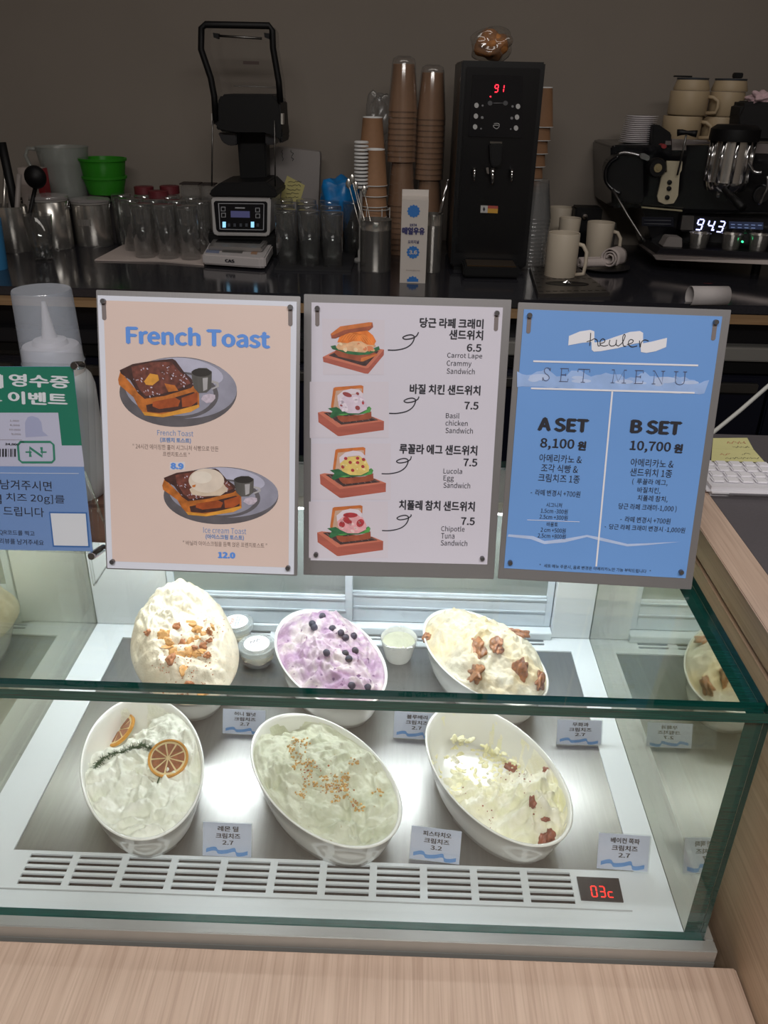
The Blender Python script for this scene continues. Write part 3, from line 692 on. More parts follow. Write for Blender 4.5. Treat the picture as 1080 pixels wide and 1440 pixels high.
# plastic tubs with round stickers, and the wrapped ramekin
tubm = glassy('tub_plastic', (.93, .95, .95, 1), .08, .22, (.86, .88, .88, 1), .1)
C10 = Crop(10.8, 300, 840)
def tub(u, v, R, H, rz, fill, label, ink):
    p = W(u, v, z=TZ+H); r = empty('deli_tub', (p.x, p.y, TZ), label=label, cat='tub')
    lathe('tub_wall', [(R*.72, 0), (R*.76, .001), (R*.93, H*.9), (R*.95, H*.93)], tubm, r)
    lathe('tub_lid', [(0, H), (R*.80, H), (R*.84, H-.004), (R*.93, H-.004), (R, H-.001), (R*1.02, H-.004), (R, H-.010), (R*.96, H-.010)], tubm, r)
    me = blob('tub_filling', 1, (R*.82, R*.82, H*.36), fill, u, .25, 3); o = bpy.data.objects.new('tub_filling', me); COL.objects.link(o); o.parent = r; o.location = (0, 0, H*.40)
    s = lathe('sticker', [(0, H+.0006), (R*.7, H+.0006), (R*.7, H+.0001)], mat('sticker_white', c(244, 246, 248), .4), r, 36)
    cr, sr = math.cos(rz), math.sin(rz)
    for (yy, w_, h_, col, t) in ((.42, .45, .05, 'g', '::::::'), (.22, .5, .16, 'i', '~~'), (-.02, .9, .09, 'g', 'IIIIIIIIII'), (-.16, .7, .09, 'g', 'IIIIIIII'), (-.36, .3, .06, 'g', 'IIII')):
        if t == '~~':
            pts = [(-.3+.1*i, yy+.07*(1 if i % 2 else -1)) for i in range(7)]; vv = []; ff = []
            for i, (a, b) in enumerate(smooth_pts(pts, 4)): vv += [((a*cr-(b+.035)*sr)*R, (a*sr+(b+.035)*cr)*R, H+.0009), ((a*cr-(b-.035)*sr)*R, (a*sr+(b-.035)*cr)*R, H+.0009)]
            for i in range(len(vv)//2-1): ff.append((2*i, 2*i+1, 2*i+3, 2*i+2))
            mesh('printed_mark', vv, ff, ink, s)
        else:
            o = text_rect('lettering', t, 0, yy*R, w_*R, h_*R, mat('print_grey', c(120, 124, 130), .5), s, H+.0009); o.rotation_euler = (0, 0, rz)
tub(332, 874, .0295, .036, math.radians(90), mat('tub_cream', c(236, 226, 196), .5), 'clear deli tub with orange-marked round label beside the honey bowl', mat('ink_orange', c(224, 140, 96), .5))
tub(361, 905, .0305, .036, math.radians(36), mat('tub_nuts', c(222, 214, 190), .6, var=.2, bump=.8), 'clear deli tub with black-marked round label beside the blueberry bowl', mat('ink_dark', c(60, 64, 74), .5))
p = W(561, 896, z=TZ+.042)
rk = empty('ramekin', (p.x, p.y, TZ), label='small white ramekin sealed in crinkled plastic wrap between the rear bowls', cat='ramekin')
R = .0305
lathe('cup', [(R*.6, .001), (R*.66, 0), (R*.78, .008), (R*.97, .036), (R, .040), (R*.98, .042), (R*.93, .040), (R*.9, .034), (R*.5, .006), (0, .006)], CERAMIC, rk, 48)
lathe('contents', [(0, .036), (R*.88, .034), (R*.89, .030)], mat('grey_green_paste', c(206, 206, 178), .5, var=.1, bump=.6, bscale=120), rk, 40)
bm = bmesh.new(); NN = 26
gr = [[bm.verts.new((i/NN*2.2*R-1.1*R, j/NN*2.2*R-1.1*R, .0435+.0018*noise.noise(Vector((i*.35, j*.12, 1)))*2 - (.03*max(0, math.hypot(i/NN*2.2-1.1, j/NN*2.2-1.1)-1.0)))) for j in range(NN+1)] for i in range(NN+1)]
for i in range(NN):
    for j in range(NN):
        if math.hypot((i+.5)/NN*2.2-1.1, (j+.5)/NN*2.2-1.1) < 1.12: bm.faces.new((gr[i][j], gr[i+1][j], gr[i+1][j+1], gr[i][j+1]))
bmesh.ops.delete(bm, geom=[v for v in bm.verts if not v.link_faces], context='VERTS')
fin('plastic_wrap', bm, glassy('cling_film', (.97, .97, .97, 1), .12, .04, (.9, .9, .9, 1), .12), rk, True)
# ---------------------------------------------------------------- price cards
cardm = mat('card_white', c(214, 220, 240), .4); INK = mat('ink_black', c(48, 48, 58), .6); RIB = mat('ribbon_blue', c(104, 160, 224), .5)
ACR = glassy('acrylic', (.97, .98, .98, 1), .05)
def card(q, lines, label, slot=0):
    """q: photo corners top-left, top-right, bottom-right, bottom-left"""
    zb = (zf if slot else TZ)+.0012
    bl = W(*q[3], z=zb); br = W(*q[2], z=zb); br = W(*q[2], z=zb); ex = br-bl; ex.z = 0; ex.normalize()
    back = Vector((-ex.y, ex.x, 0)); ey = (back*math.sin(math.radians(22))+Vector((0, 0, 1))*math.cos(math.radians(22)))
    nrm = ex.cross(ey); wd = (br-bl).dot(ex); tl = onplane(*q[0], bl, nrm); ht = (tl-bl).dot(ey)
    r = empty('price_card', (0, 0, 0), label=label, cat='price card', group='cream cheese price cards')
    r.matrix_world = Matrix(((ex.x, ey.x, nrm.x, bl.x), (ex.y, ey.y, nrm.y, bl.y), (ex.z, ey.z, nrm.z, bl.z), (0, 0, 0, 1)))
    box('paper', 0, wd, 0, ht, -.0006, 0, cardm, r)
    bm = bmesh.new(); bbox(bm, -.0005, wd+.001, -.0012, ht+.0008, .0010, .0022); bbox(bm, -.0005, wd+.001, -.0012, ht+.0008, -.0022, -.0010); a = [bm.verts.new(v_) for v_ in ((0, 0, -.0022), (wd, 0, -.0022), (wd, -.0005-ht*.0, -.016), (0, -.0005, -.016))]; bm.faces.new(a)
    fin('acrylic_holder', bm, ACR, r)
    n = len(lines); z = .0004
    for i, (t, w0, h0, yc) in enumerate(lines): text_rect('lettering', t, wd*.52, ht*yc, wd*w0, ht*h0, INK, r, z, .012)
    pts = smooth_pts([(.07, .22), (.2, .28), (.28, .27), (.33, .19), (.5, .21), (.66, .27), (.70, .15), (.8, .14), (.93, .19)], 4)
    vv = []; ff = []
    for a, b in pts: vv += [(a*wd, (b+.0)*ht, z), (a*wd, (b-.115)*ht, z)]
    for i in range(len(pts)-1): ff.append((2*i, 2*i+1, 2*i+3, 2*i+2))
    mesh('printed_ribbon', vv, ff, RIB, r)
std = lambda a, wa, p: [(a, wa, .15, .83), ('크림치즈', .5, .15, .62), (p, .22, .12, .42)]
card([(291, 1156), (357, 1158), (353, 1206), (285, 1203)], std('레몬 딜', .42, '2.7'), 'price card for lemon dill cheese standing by the front grille')
card([(580, 1161), (648.7, 1169.6), (645.6, 1216), (575.6, 1207)], std('피스타치오', .56, '3.2'), 'price card reading 3.2 for pistachio cheese beside the scraped bowl')
card([(836.4, 1170.8), (909, 1176), (910.5, 1226), (839, 1221)], std('베이컨 쪽파', .56, '2.7'), 'price card for bacon chive cheese standing behind the temperature display', 1)
card([(315, 996.7), (374, 1000), (372.5, 1034), (313, 1031)], std('허니 월넛', .5, '2.7'), 'price card for honey walnut cheese in front of the almond-topped heap')
card([(555.5, 1000), (617, 1004), (615, 1041), (553, 1037)], std('블루베리', .46, '2.7'), 'price card for blueberry cheese partly hidden by the scraped bowl')
card([(783.5, 1012), (844.4, 1014.4), (845, 1048), (782.5, 1046.4)], std('무화과', .36, '2.7'), 'price card for fig cheese at the tray edge next to the side glass')
# ================================================================ menu signs standing on the glass top
PLATE = mat('sign_plate_steel', c(158, 156, 158), .36, .65, bump=.08, bscale=30, stretch=(30, 1, 1))
STUD = mat('stud_grey', c(120, 118, 120), .3, .8)
CB = mat('print_blue', c(96, 150, 232), .5); CT2 = mat('print_slate_blue', c(120, 150, 200), .5); GREY = mat('print_warm_grey', c(130, 112, 106), .5); KB = mat('print_black', c(38, 38, 48), .55); WP = mat('print_white', c(236, 236, 244), .5)
def sign(name, ctr, e1, e2, plate, label, papermat, mg=0):
    """plate: photo corners of the metal backing; paper is A4"""
    r = empty(name, (0, 0, 0), label=label, cat='menu sign')
    ctr = Vector(ctr)+Vector((0, 0, 1.55)); S = Sheet(r, ctr, e1, e2)
    x0 = sum(S.loc(*plate[i])[0] for i in (0, 3))/2; x1 = sum(S.loc(*plate[i])[0] for i in (1, 2))/2
    y1 = sum(S.loc(*plate[i])[1] for i in (0, 1))/2; y0 = sum(S.loc(*plate[i])[1] for i in (2, 3))/2
    bm = bmesh.new(); bbox(bm, x0, x1, y0, y1, -.003, -.001, .0006)
    fin('metal_plate', bm, PLATE, r)
    # folded foot behind the plate, down to the glass
    back = Vector((0, 1, 0)); 
    for sx in (x0+.03, x1-.03):
        a = S.o+S.ex*sx+S.ey*(y0+.002)-S.n*.004; a2 = S.o+S.ex*sx+S.ey*(y0+.09)-S.n*.004; zg = zt+.0022
        b = Vector((a.x, a.y+.10, a.z)); d = Vector((a2.x, a.y+.10, zg)); inv = r.matrix_world.inverted()
        tube('rear_foot', [inv @ a2, inv @ d, inv @ b, inv @ a], .002, STUD, r, 6)
    mg = .003
    box('paper', -.105, .105, -.1485, .1485, -.001, 0, papermat, r)
    bm = bmesh.new(); bbox(bm, -.105-mg, .105+mg, -.1485-mg, .1485+mg, .0016, .0026)
    for sx in (-.098, .098):
        for sy in (-.139, .143):
            pass
    for sx in (-.0985, .0985):
        for sy in (-.1405, .1425):
            lathe('stud', [(.0028, -.001), (.0028, .004), (.0024, .005), (0, .005)], STUD, r, 16, (sx, sy, 0))
    bm.free()
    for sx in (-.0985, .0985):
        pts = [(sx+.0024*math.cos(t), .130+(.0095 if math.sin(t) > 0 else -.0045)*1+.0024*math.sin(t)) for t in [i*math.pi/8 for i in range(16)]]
        mesh('stud_shadow', [(a, b, .0005) for a, b in pts], [tuple(range(16))], mat('stud_shadow_grey', c(126, 116, 116), .5), r)  # flat grey pill, the painted shadow of each top stud
    return S
# -- french toast
A1 = Crop(3.429, 130, 400)
pink = mat('paper_pale_pink', c(224, 202, 194), .45, var=.02, vscale=8)
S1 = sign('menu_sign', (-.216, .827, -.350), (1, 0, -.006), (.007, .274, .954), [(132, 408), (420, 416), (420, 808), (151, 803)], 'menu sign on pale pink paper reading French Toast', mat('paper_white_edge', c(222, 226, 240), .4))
bm = bmesh.new(); f = bm.faces.new([bm.verts.new(v) for v in ((-.099, -.1405, .0002), (.099, -.1405, .0002), (.099, .1435, .0002), (-.099, .1435, .0002))]); fin('printed_ground', bm, pink, S1.root)
S1.text(A1, 'French Toast', 167, 852, 253, 84, CB, .017)
for t, a, b, y, h, m, bo in (('French Toast', 313, 487, 716, 27, CT2, 0), ('(프렌치 토스트)', 328, 475, 752, 25, CT2, .015), ('" 24시간 에이징한 훌러 시그니처 식빵으로 만든', 195, 608, 786, 25, GREY, 0), ('프렌치토스트 "', 340, 470, 819, 23, GREY, 0),
                      ('Ice cream Toast', 535, 742, 1187, 27, CT2, 0), ('(아이스크림 토스트)', 547, 730, 1219, 25, CT2, .015), ('" 바닐라 아이스크림을 듬뿍 얹은 프렌치토스트 "', 437, 842, 1252, 23, GREY, 0), ('12.0', 608, 686, 1305, 27, CB, .03)):
    S1.text(A1, t, a, b, y, h, m, bo)
S1.poly(A1, [(374, 857), (447, 855), (446, 893), (373, 895)], mat('price_tag_pale', c(222, 216, 222), .5)); S1.text(A1, '8.9', 381, 437, 875, 27, CB, .03, .0008)
TP = [mat('plate_print_grey', c(150, 150, 168), .5, var=.12, vscale=60), mat('plate_print_dark', c(96, 92, 98), .5, var=.2, vscale=50), mat('plate_print_light', c(184, 184, 206), .5, var=.08, vscale=60)]
TO = [mat('toast_print_side', c(186, 108, 44), .5, var=.35, vscale=110), mat('toast_print_top', c(112, 62, 52), .5, var=.45, vscale=160), mat('toast_print_crust', c(70, 42, 38), .5, var=.3, vscale=150), mat('toast_print_gold', c(222, 156, 60), .5, var=.2, vscale=90), mat('sugar_print', c(196, 184, 200), .5, var=.15, vscale=300)]
JUG = [mat('jug_print', c(88, 86, 84), .5, var=.3, vscale=40, stretch=(3, .3, 1)), mat('jug_print_dark', c(46, 42, 40), .5, var=.1), mat('jug_print_light', c(176, 174, 178), .5, var=.1)]
def toast(cr, T, ice):
    q = lambda pts: [T(*p) for p in pts]; P = lambda pts, m, z: S1.poly(cr, q(pts), m, z)
    P(ell(544, 330, 446, 266, 56), TP[1], .00035); P(ell(565, 300, 425, 232, 48, 0, 360, 3), TP[0], .00042)
    P(ell(640, 175, 250, 95, 30, 0, 360, 12), TP[2], .00046)
    P(ell(560, 355, 290, 178, 44), TP[1], .0005); P(ell(552, 352, 262, 160, 44), TP[0], .00055)
    P([(88, 235), (105, 175), (240, 330), (700, 265), (705, 440), (640, 480), (430, 520), (290, 505), (240, 440), (205, 370), (95, 275)], TO[0], .0006)
    P([(300, 430), (420, 400), (660, 330), (690, 345), (690, 430), (560, 470), (400, 490), (310, 480)], TO[2], .00062)
    P([(350, 405), (520, 372), (560, 395), (545, 440), (400, 460), (350, 440)], mat('toast_print_amber', c(160, 76, 34), .5, var=.3, vscale=90), .00064)
    P([(570, 375), (690, 330), (693, 400), (640, 440), (575, 445)], M['toast_print_amber'], .00064)
    P([(270, 480), (420, 500), (700, 425), (705, 445), (640, 482), (430, 522), (290, 508)], TO[3], .00066)
    P([(100, 165), (200, 118), (340, 95), (500, 78), (525, 92), (590, 180), (645, 230), (668, 275), (640, 300), (440, 360), (290, 382), (240, 340), (180, 240), (110, 190)], TO[2], .0007)
    P([(190, 140), (340, 105), (490, 100), (560, 180), (610, 215), (640, 265), (560, 300), (420, 345), (300, 360), (250, 310), (200, 210)], TO[1], .00074)
    rnd = random.Random(4)
    if not ice: P([(285, 250), (330, 190), (390, 200), (400, 240), (350, 280), (300, 275)], TO[3], .00078); P([(440, 265), (520, 280), (545, 320), (470, 330)], TO[0], .00078)
    for _ in range(46):
        x, y = rnd.choice([(240, 240), (290, 320), (350, 345), (480, 140), (500, 220), (560, 200), (300, 150), (600, 250), (420, 200)]); x += rnd.gauss(0, 26); y += rnd.gauss(0, 16)
        P(ell(x, y, rnd.uniform(3, 11), rnd.uniform(2, 6), 7, rot=rnd.uniform(0, 90)), TO[4], .0008)
    P([(645, 175), (700, 148), (760, 148), (800, 175), (797, 300), (760, 335), (700, 338), (665, 300), (650, 240)], JUG[0], .0009); P(ell(722, 182, 74, 32, 26), JUG[1], .00094)
    P([(730, 225), (770, 220), (765, 310), (735, 325)], JUG[2], .00094); P([(798, 240), (850, 255), (855, 290), (800, 315), (800, 300), (836, 285), (832, 268), (798, 260)], JUG[2], .0009)
    P([(718, 385), (735, 355), (780, 343), (825, 352), (826, 380), (800, 410), (760, 415)], TO[4], .0009)
    if ice:
        P([(300, 270), (380, 200), (560, 210), (600, 280), (540, 330), (400, 335), (320, 320)], mat('ice_melt_print', c(214, 196, 176), .5, var=.1, vscale=90), .00092)
        P(ell(432, 190, 138, 112, 40), mat('ice_cream_print', c(222, 208, 194), .5, var=.07, vscale=60), .00098); P(ell(395, 160, 80, 56, 30), mat('ice_cream_light', c(232, 222, 210), .5, var=.04, vscale=80), .001)
        P([(320, 235), (350, 225), (345, 250), (325, 252)], TO[0], .00102)
toast(Crop(5.4, 150, 490), lambda x, y: (x, y), False)
toast(Crop(5.143, 200, 640), lambda x, y: (64+x*.93, 35+y*.78), True)
# -- sandwiches
A2 = Crop(3.429, 420, 400)
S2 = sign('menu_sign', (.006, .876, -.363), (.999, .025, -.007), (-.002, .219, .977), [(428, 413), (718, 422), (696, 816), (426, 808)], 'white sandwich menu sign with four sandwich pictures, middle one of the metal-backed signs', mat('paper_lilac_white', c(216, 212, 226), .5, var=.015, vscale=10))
for t, a, b, y, h, bo in (('당근 라페 크래미', 585, 890, 187, 46, .02), ('샌드위치', 727, 888, 243, 46, .02), ('6.5', 812, 880, 305, 35, .015), ('Carrot Lape', 716, 885, 346, 29, 0), ('Crammy', 714, 833, 384, 32, 0), ('Sandwich', 714, 849, 418, 27, 0),
                       ('바질 치킨 샌드위치', 537, 875, 507, 46, .02), ('7.5', 800, 866, 584, 35, .015), ('Basil', 710, 775, 632, 26, 0), ('chicken', 708, 815, 668, 26, 0), ('Sandwich', 708, 840, 704, 27, 0),
                       ('루꼴라 에그 샌드위치', 487, 860, 796, 46, .02), ('7.5', 795, 860, 858, 35, .015), ('Lucola', 698, 788, 899, 26, 0), ('Egg', 698, 748, 937, 32, 0), ('Sandwich', 698, 827, 968, 27, 0),
                       ('치폴레 참치 샌드위치', 485, 848, 1066, 46, .02), ('7.5', 784, 848, 1141, 35, .015), ('Chipotle', 687, 800, 1181, 32, 0), ('Tuna', 687, 751, 1212, 26, 0), ('Sandwich', 685, 813, 1246, 27, 0)):
    S2.text(A2, t, a, b, y, h, KB, bo*.6)
for dx, dy, (ex, ey) in ((0, 0, (578, 230)), (6, 305, (580, 540)), (-30, 596, (543, 828)), (-28, 870, (542, 1108))):
    pts = [(430+dx, 316+dy), (470+dx, 316+dy), (515+dx, 306+dy), (545+dx, 285+dy), (558+dx, 255+dy), (545+dx, 243+dy), (520+dx, 246+dy), (502+dx, 256+dy), (515+dx, 264+dy), (545+dx, 260+dy), (568+dx, 248+dy), (ex, ey)]
    n = len(smooth_pts(pts, 5)); S2.line(A2, smooth_pts(pts, 5), 5.5, KB, name='printed_arrow')
WD = [mat('board_print_side', c(178, 96, 82), .5, var=.12, vscale=60, stretch=(.3, 3, 1)), mat('board_print_light', c(206, 122, 100), .5, var=.1, vscale=60), mat('rack_print_dark', c(74, 56, 56), .5, var=.3, vscale=200), mat('bread_print', c(206, 118, 62), .5, var=.18, vscale=90), mat('bread_print_brown', c(160, 84, 60), .5, var=.25, vscale=90),
      mat('leaf_print', c(52, 110, 72), .5, var=.3, vscale=150), mat('crumb_print', c(206, 170, 150), .5, var=.1, vscale=100), mat('leaf_print_light', c(86, 160, 84), .5, var=.2, vscale=150)]
B1 = Crop(7.2, 430, 420)
def p2(pts, m, z, cr=B1): S2.poly(cr, pts, m, z)
p2([(165, 200), (800, 215), (790, 770), (175, 770)], mat('photo_ground_tint', c(216, 209, 221), .5), .0003)
p2([(172, 590), (350, 500), (420, 470), (760, 510), (792, 515), (790, 570), (632, 760), (600, 758), (178, 640)], WD[0], .0004)
p2([(172, 590), (350, 500), (420, 470), (760, 510), (792, 515), (632, 702), (605, 705)], WD[1], .0005)
p2([(230, 575), (370, 505), (740, 530), (700, 580), (610, 680), (585, 680)], WD[2], .0006)
p2([(285, 545), (330, 500), (700, 545), (722, 560), (580, 635), (550, 636), (330, 585)], WD[4], .0007); p2([(560, 600), (722, 555), (722, 572), (580, 636), (556, 636)], WD[3], .00075)
p2([(252, 480), (300, 470), (320, 500), (430, 520), (560, 545), (640, 520), (740, 480), (750, 515), (640, 565), (530, 572), (430, 560), (330, 525), (270, 510)], WD[5], .0008)
p2([(305, 490), (340, 440), (420, 420), (560, 430), (690, 450), (710, 480), (660, 510), (600, 545), (520, 540), (420, 528), (330, 515)], mat('crab_print', c(226, 180, 140), .5, var=.2, vscale=140), .0009)
p2([(320, 440), (340, 390), (420, 340), (530, 315), (620, 320), (680, 370), (712, 430), (690, 470), (620, 465), (560, 430), (480, 430), (420, 450)], mat('carrot_print', c(240, 126, 52), .5, var=.3, vscale=160, stretch=(1, .25, 1)), .00095)
for k in range(12):
    S2.line(B1, smooth_pts([(345+k*14, 430-k*2), (400+k*14, 350+k*1), (470+k*14, 345+k*4), (520+k*15, 420+k*4)], 3), 4, mat('carrot_thread', c(250, 160, 80), .5) if k % 2 else M['carrot_print'], .00098, 'printed_thread')
rnd = random.Random(2)
for k in range(16): p2(ell(rnd.uniform(340, 680), rnd.uniform(455, 520), rnd.uniform(14, 32), rnd.uniform(10, 20), 10, rot=rnd.uniform(0, 90)), [M['crab_print'], mat('crab_print_light', c(242, 214, 178), .5, var=.1, vscale=200), mat('crab_print_pink', c(226, 138, 96), .5)][k % 3], .001+.00001*k)
p2([(252, 355), (350, 280), (640, 238), (675, 240), (682, 285), (640, 320), (440, 345), (300, 400), (262, 400)], WD[4], .0012); p2([(252, 355), (350, 280), (640, 238), (672, 240), (660, 275), (390, 318), (270, 372)], WD[3], .0013)
def sand(dy, crp, topm, bits, dx=0, white=True):
    q = lambda pts, m, z: S2.poly(crp, [(x+dx, y+dy) for x, y in pts], m, z)
    q([(60, 170), (860, 170), (860, 740), (60, 740)], M['photo_ground_tint'], .0003)
    q([(143, 482), (190, 470), (700, 525), (812, 570), (810, 660), (365, 722), (345, 720), (148, 580)], WD[0], .0004)
    q([(143, 482), (190, 470), (700, 525), (812, 570), (345, 632)], WD[1], .0005)
    q([(200, 485), (250, 480), (690, 525), (755, 560), (380, 605)], WD[2], .0006)
    for k in range(7): S2.line(crp, [(240+k*70+dx, 488+k*6+dy), (340+k*66+dx, 592-k*6+dy)], 4, mat('rack_wire_print', c(150, 120, 116), .5), .00065, 'printed_wire')
    q([(275, 420), (300, 235), (320, 225), (580, 205), (603, 215), (600, 290), (560, 300), (330, 460), (280, 440)], WD[3], .0007)
    q([(300, 430), (325, 262), (560, 235), (590, 240), (585, 300), (340, 460)], WD[6], .00075)
    q([(335, 510), (430, 520), (600, 500), (683, 470), (686, 540), (640, 552), (420, 578), (380, 575), (345, 545)], WD[4], .0008)
    q([(245, 440), (330, 425), (430, 480), (560, 485), (660, 420), (684, 440), (670, 480), (560, 500), (430, 505), (340, 515), (280, 540), (262, 520), (290, 470)], WD[5], .00085)
    q([(620, 470), (665, 420), (684, 440), (668, 478), (560, 500)], WD[7], .0009); q([(350, 500), (440, 490), (445, 505), (380, 512)], WD[7], .0009)
    q([(345, 370), (340, 310), (400, 260), (480, 240), (560, 250), (600, 290), (590, 330), (540, 290), (430, 300), (370, 350)], mat('ham_print_white', c(226, 214, 226), .5), .0010)
    q([(348, 360), (400, 310), (540, 295), (605, 330), (640, 400), (640, 450), (560, 490), (450, 488), (370, 450), (352, 410)], topm, .00095)
    for (x, y, a, b, m) in bits: q(ell(x, y, a, b, 12, rot=(x*7) % 60), m, .0011)
mr_ = mat('tomato_print', c(178, 58, 66), .5, var=.2, vscale=200); pk = mat('pink_print', c(232, 170, 178), .5, var=.12, vscale=180)
B2 = Crop(7.2, 430, 600)
whip = mat('chicken_print', c(220, 204, 222), .5, var=.08, vscale=150); egg = mat('egg_print', c(232, 204, 120), .5, var=.12, vscale=140)
b0 = [(440, 300, 50, 22, mat('cranberry_print', c(150, 70, 72), .5, var=.2)), (545, 290, 18, 14, M['cranberry_print']), (545, 435, 26, 22, M['cranberry_print']), (380, 410, 14, 10, M['cranberry_print']), (600, 380, 12, 22, mr_)]+[(rnd.uniform(380, 610), rnd.uniform(330, 460), rnd.uniform(16, 34), rnd.uniform(12, 22), mat('chicken_light', c(236, 224, 238), .5)) for _ in range(9)]
sand(-626, B2, whip, b0, -20)
b1 = [(x, y, 18, 16, mr_) for x, y in ((525, 318), (450, 360), (375, 405), (475, 440), (578, 402), (525, 362), (405, 320), (585, 330))]+[(rnd.uniform(380, 610), rnd.uniform(330, 460), rnd.uniform(8, 20), rnd.uniform(6, 14), mat('egg_light', c(244, 224, 160), .5)) for _ in range(9)]
sand(0, B2, egg, b1)
b2 = [(480, 305, 75, 26, mr_), (450, 360, 50, 30, mr_), (580, 385, 36, 44, mr_), (395, 400, 30, 32, mr_)]+[(rnd.uniform(380, 620), rnd.uniform(330, 470), rnd.uniform(8, 24), rnd.uniform(6, 14), [pk, mat('tuna_light', c(240, 206, 206), .5)][k % 2]) for k in range(22)]
sand(588, B2, pk, b2, -28)
# -- blue set menu
A3 = Crop(3.176, 690, 420)
sky = mat('paper_sky_blue', c(112, 160, 226), .5, var=.03, vscale=6)
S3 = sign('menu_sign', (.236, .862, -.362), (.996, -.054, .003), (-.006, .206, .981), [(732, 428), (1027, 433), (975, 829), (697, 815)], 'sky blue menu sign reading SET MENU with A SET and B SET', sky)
cl = mat('cloud_print', c(158, 188, 238), .5, var=.12, vscale=40); cl2 = mat('cloud_print_light', c(188, 206, 242), .5, var=.08, vscale=50)
rnd = random.Random(5)
top = [(118+i*22, 322+12*math.sin(i*.9)+rnd.uniform(-9, 9)+i*1.0) for i in range(40)]; bot = [(118+i*22, 392+i*.9+rnd.uniform(-4, 4)) for i in range(40)]
top = [(x, y) for x, y in top if x < 985]; bot = [(x, y) for x, y in bot if x < 975]
S3.poly(A3, top+bot[::-1], cl, .0003)
for k in range(9):
    x = rnd.uniform(150, 900); y = 345+rnd.uniform(-8, 12)+x*.03; S3.poly(A3, ell(x, y, rnd.uniform(24, 62), rnd.uniform(6, 15), 14), cl2, .00034+.00001*k)
S3.poly(A3, [(80, 1052), (190, 1060), (240, 1082), (330, 1072), (430, 1055), (490, 1066), (610, 1095), (700, 1092), (850, 1085), (700, 1100), (610, 1106), (480, 1078), (430, 1064), (330, 1088), (240, 1096), (180, 1074), (75, 1062)], cl2, .0003, 'printed_cloud_line')
A3b = Crop(3.857, 730, 440)
S3.poly(A3b, [(270, 125), (330, 100), (385, 92), (408, 100), (408, 160), (440, 158), (520, 130), (600, 103), (655, 98), (672, 108), (672, 165), (720, 155), (802, 135), (797, 185), (740, 208), (690, 217), (660, 212), (656, 162), (620, 168), (530, 192), (440, 208), (405, 210), (393, 200), (392, 158), (340, 162), (266, 176)], WP, .0005, 'printed_ribbon')
LOGO = [[(388, 108), (386, 140), (383, 178)], [(366, 156), (392, 148), (408, 140), (424, 150), (428, 178), (440, 176)], [(436, 166), (460, 160), (464, 146), (452, 140), (440, 152), (440, 172), (460, 180), (482, 174)], [(492, 146), (488, 168), (500, 180), (522, 172), (528, 146), (526, 172), (540, 180)], [(540, 178), (560, 160), (574, 128), (570, 116), (562, 130), (562, 160), (566, 178), (580, 180)],
        [(584, 172), (612, 162), (618, 150), (606, 144), (594, 154), (594, 172), (612, 184), (640, 178)], [(652, 150), (656, 186), (662, 160), (680, 146), (702, 152)]]
for st in LOGO: S3.line(A3b, smooth_pts(st, 6), 4.5, KB, .0008, 'printed_script')
for a, b in (((190, 279), (926, 298)), ((180, 400), (910, 420))): S3.line(A3, [a, b], 8, WP, .0007, 'printed_rule')
S3.line(A3, [(543, 412), (471, 1195)], 8, WP, .0007, 'printed_rule'); S3.line(A3, [(163, 987), (397, 996)], 2.5, WP, .0007, 'printed_rule')
SER = mat('print_grey_serif', c(88, 96, 128), .5)
GL = {'S': [[(.82, .22), (.72, .05), (.5, 0), (.28, .06), (.2, .22), (.34, .42), (.62, .55), (.8, .72), (.74, .9), (.5, 1), (.26, .94), (.14, .74)], [(.83, 0), (.83, .24)], [(.13, .74), (.13, 1)]],
      'E': [[(.2, 0), (.2, 1)], [(.06, 0), (.84, 0), (.84, .2)], [(.06, 1), (.86, 1), (.88, .78)], [(.2, .48), (.62, .48)], [(.62, .38), (.62, .58)]],
      'T': [[(.5, 0), (.5, 1)], [(.04, .22), (.06, 0), (.94, 0), (.96, .22)], [(.34, 1), (.66, 1)]],
      'M': [[(.14, 1), (.18, 0), (.5, .9), (.84, 0), (.88, 1)], [(.02, 0), (.2, 0)], [(.82, 0), (1, 0)], [(.02, 1), (.26, 1)], [(.74, 1), (1.02, 1)]],
      'N': [[(.18, 1), (.18, 0), (.84, 1), (.84, 0)], [(.04, 0), (.2, 0)], [(.7, 0), (.98, 0)], [(.04, 1), (.32, 1)]],
      'U': [[(.18, 0), (.18, .7), (.28, .92), (.52, 1), (.76, .92), (.84, .7), (.84, 0)], [(.02, 0), (.34, 0)], [(.7, 0), (.98, 0)]]}
for ch, X, Y, w_ in (('S', 232, 308, 42), ('E', 308, 311, 48), ('T', 388, 314, 58), ('M', 540, 317, 68), ('E', 642, 320, 48), ('N', 722, 322, 58), ('U', 818, 325, 60)):
    for st in GL[ch]:
        pts = [(X+w_*a-6*b, Y+58*b+.027*w_*a) for a, b in st]; S3.line(A3, smooth_pts(pts, 4) if len(pts) > 5 and ch in 'SU' else pts, 3.2, SER, .0008, 'lettering')
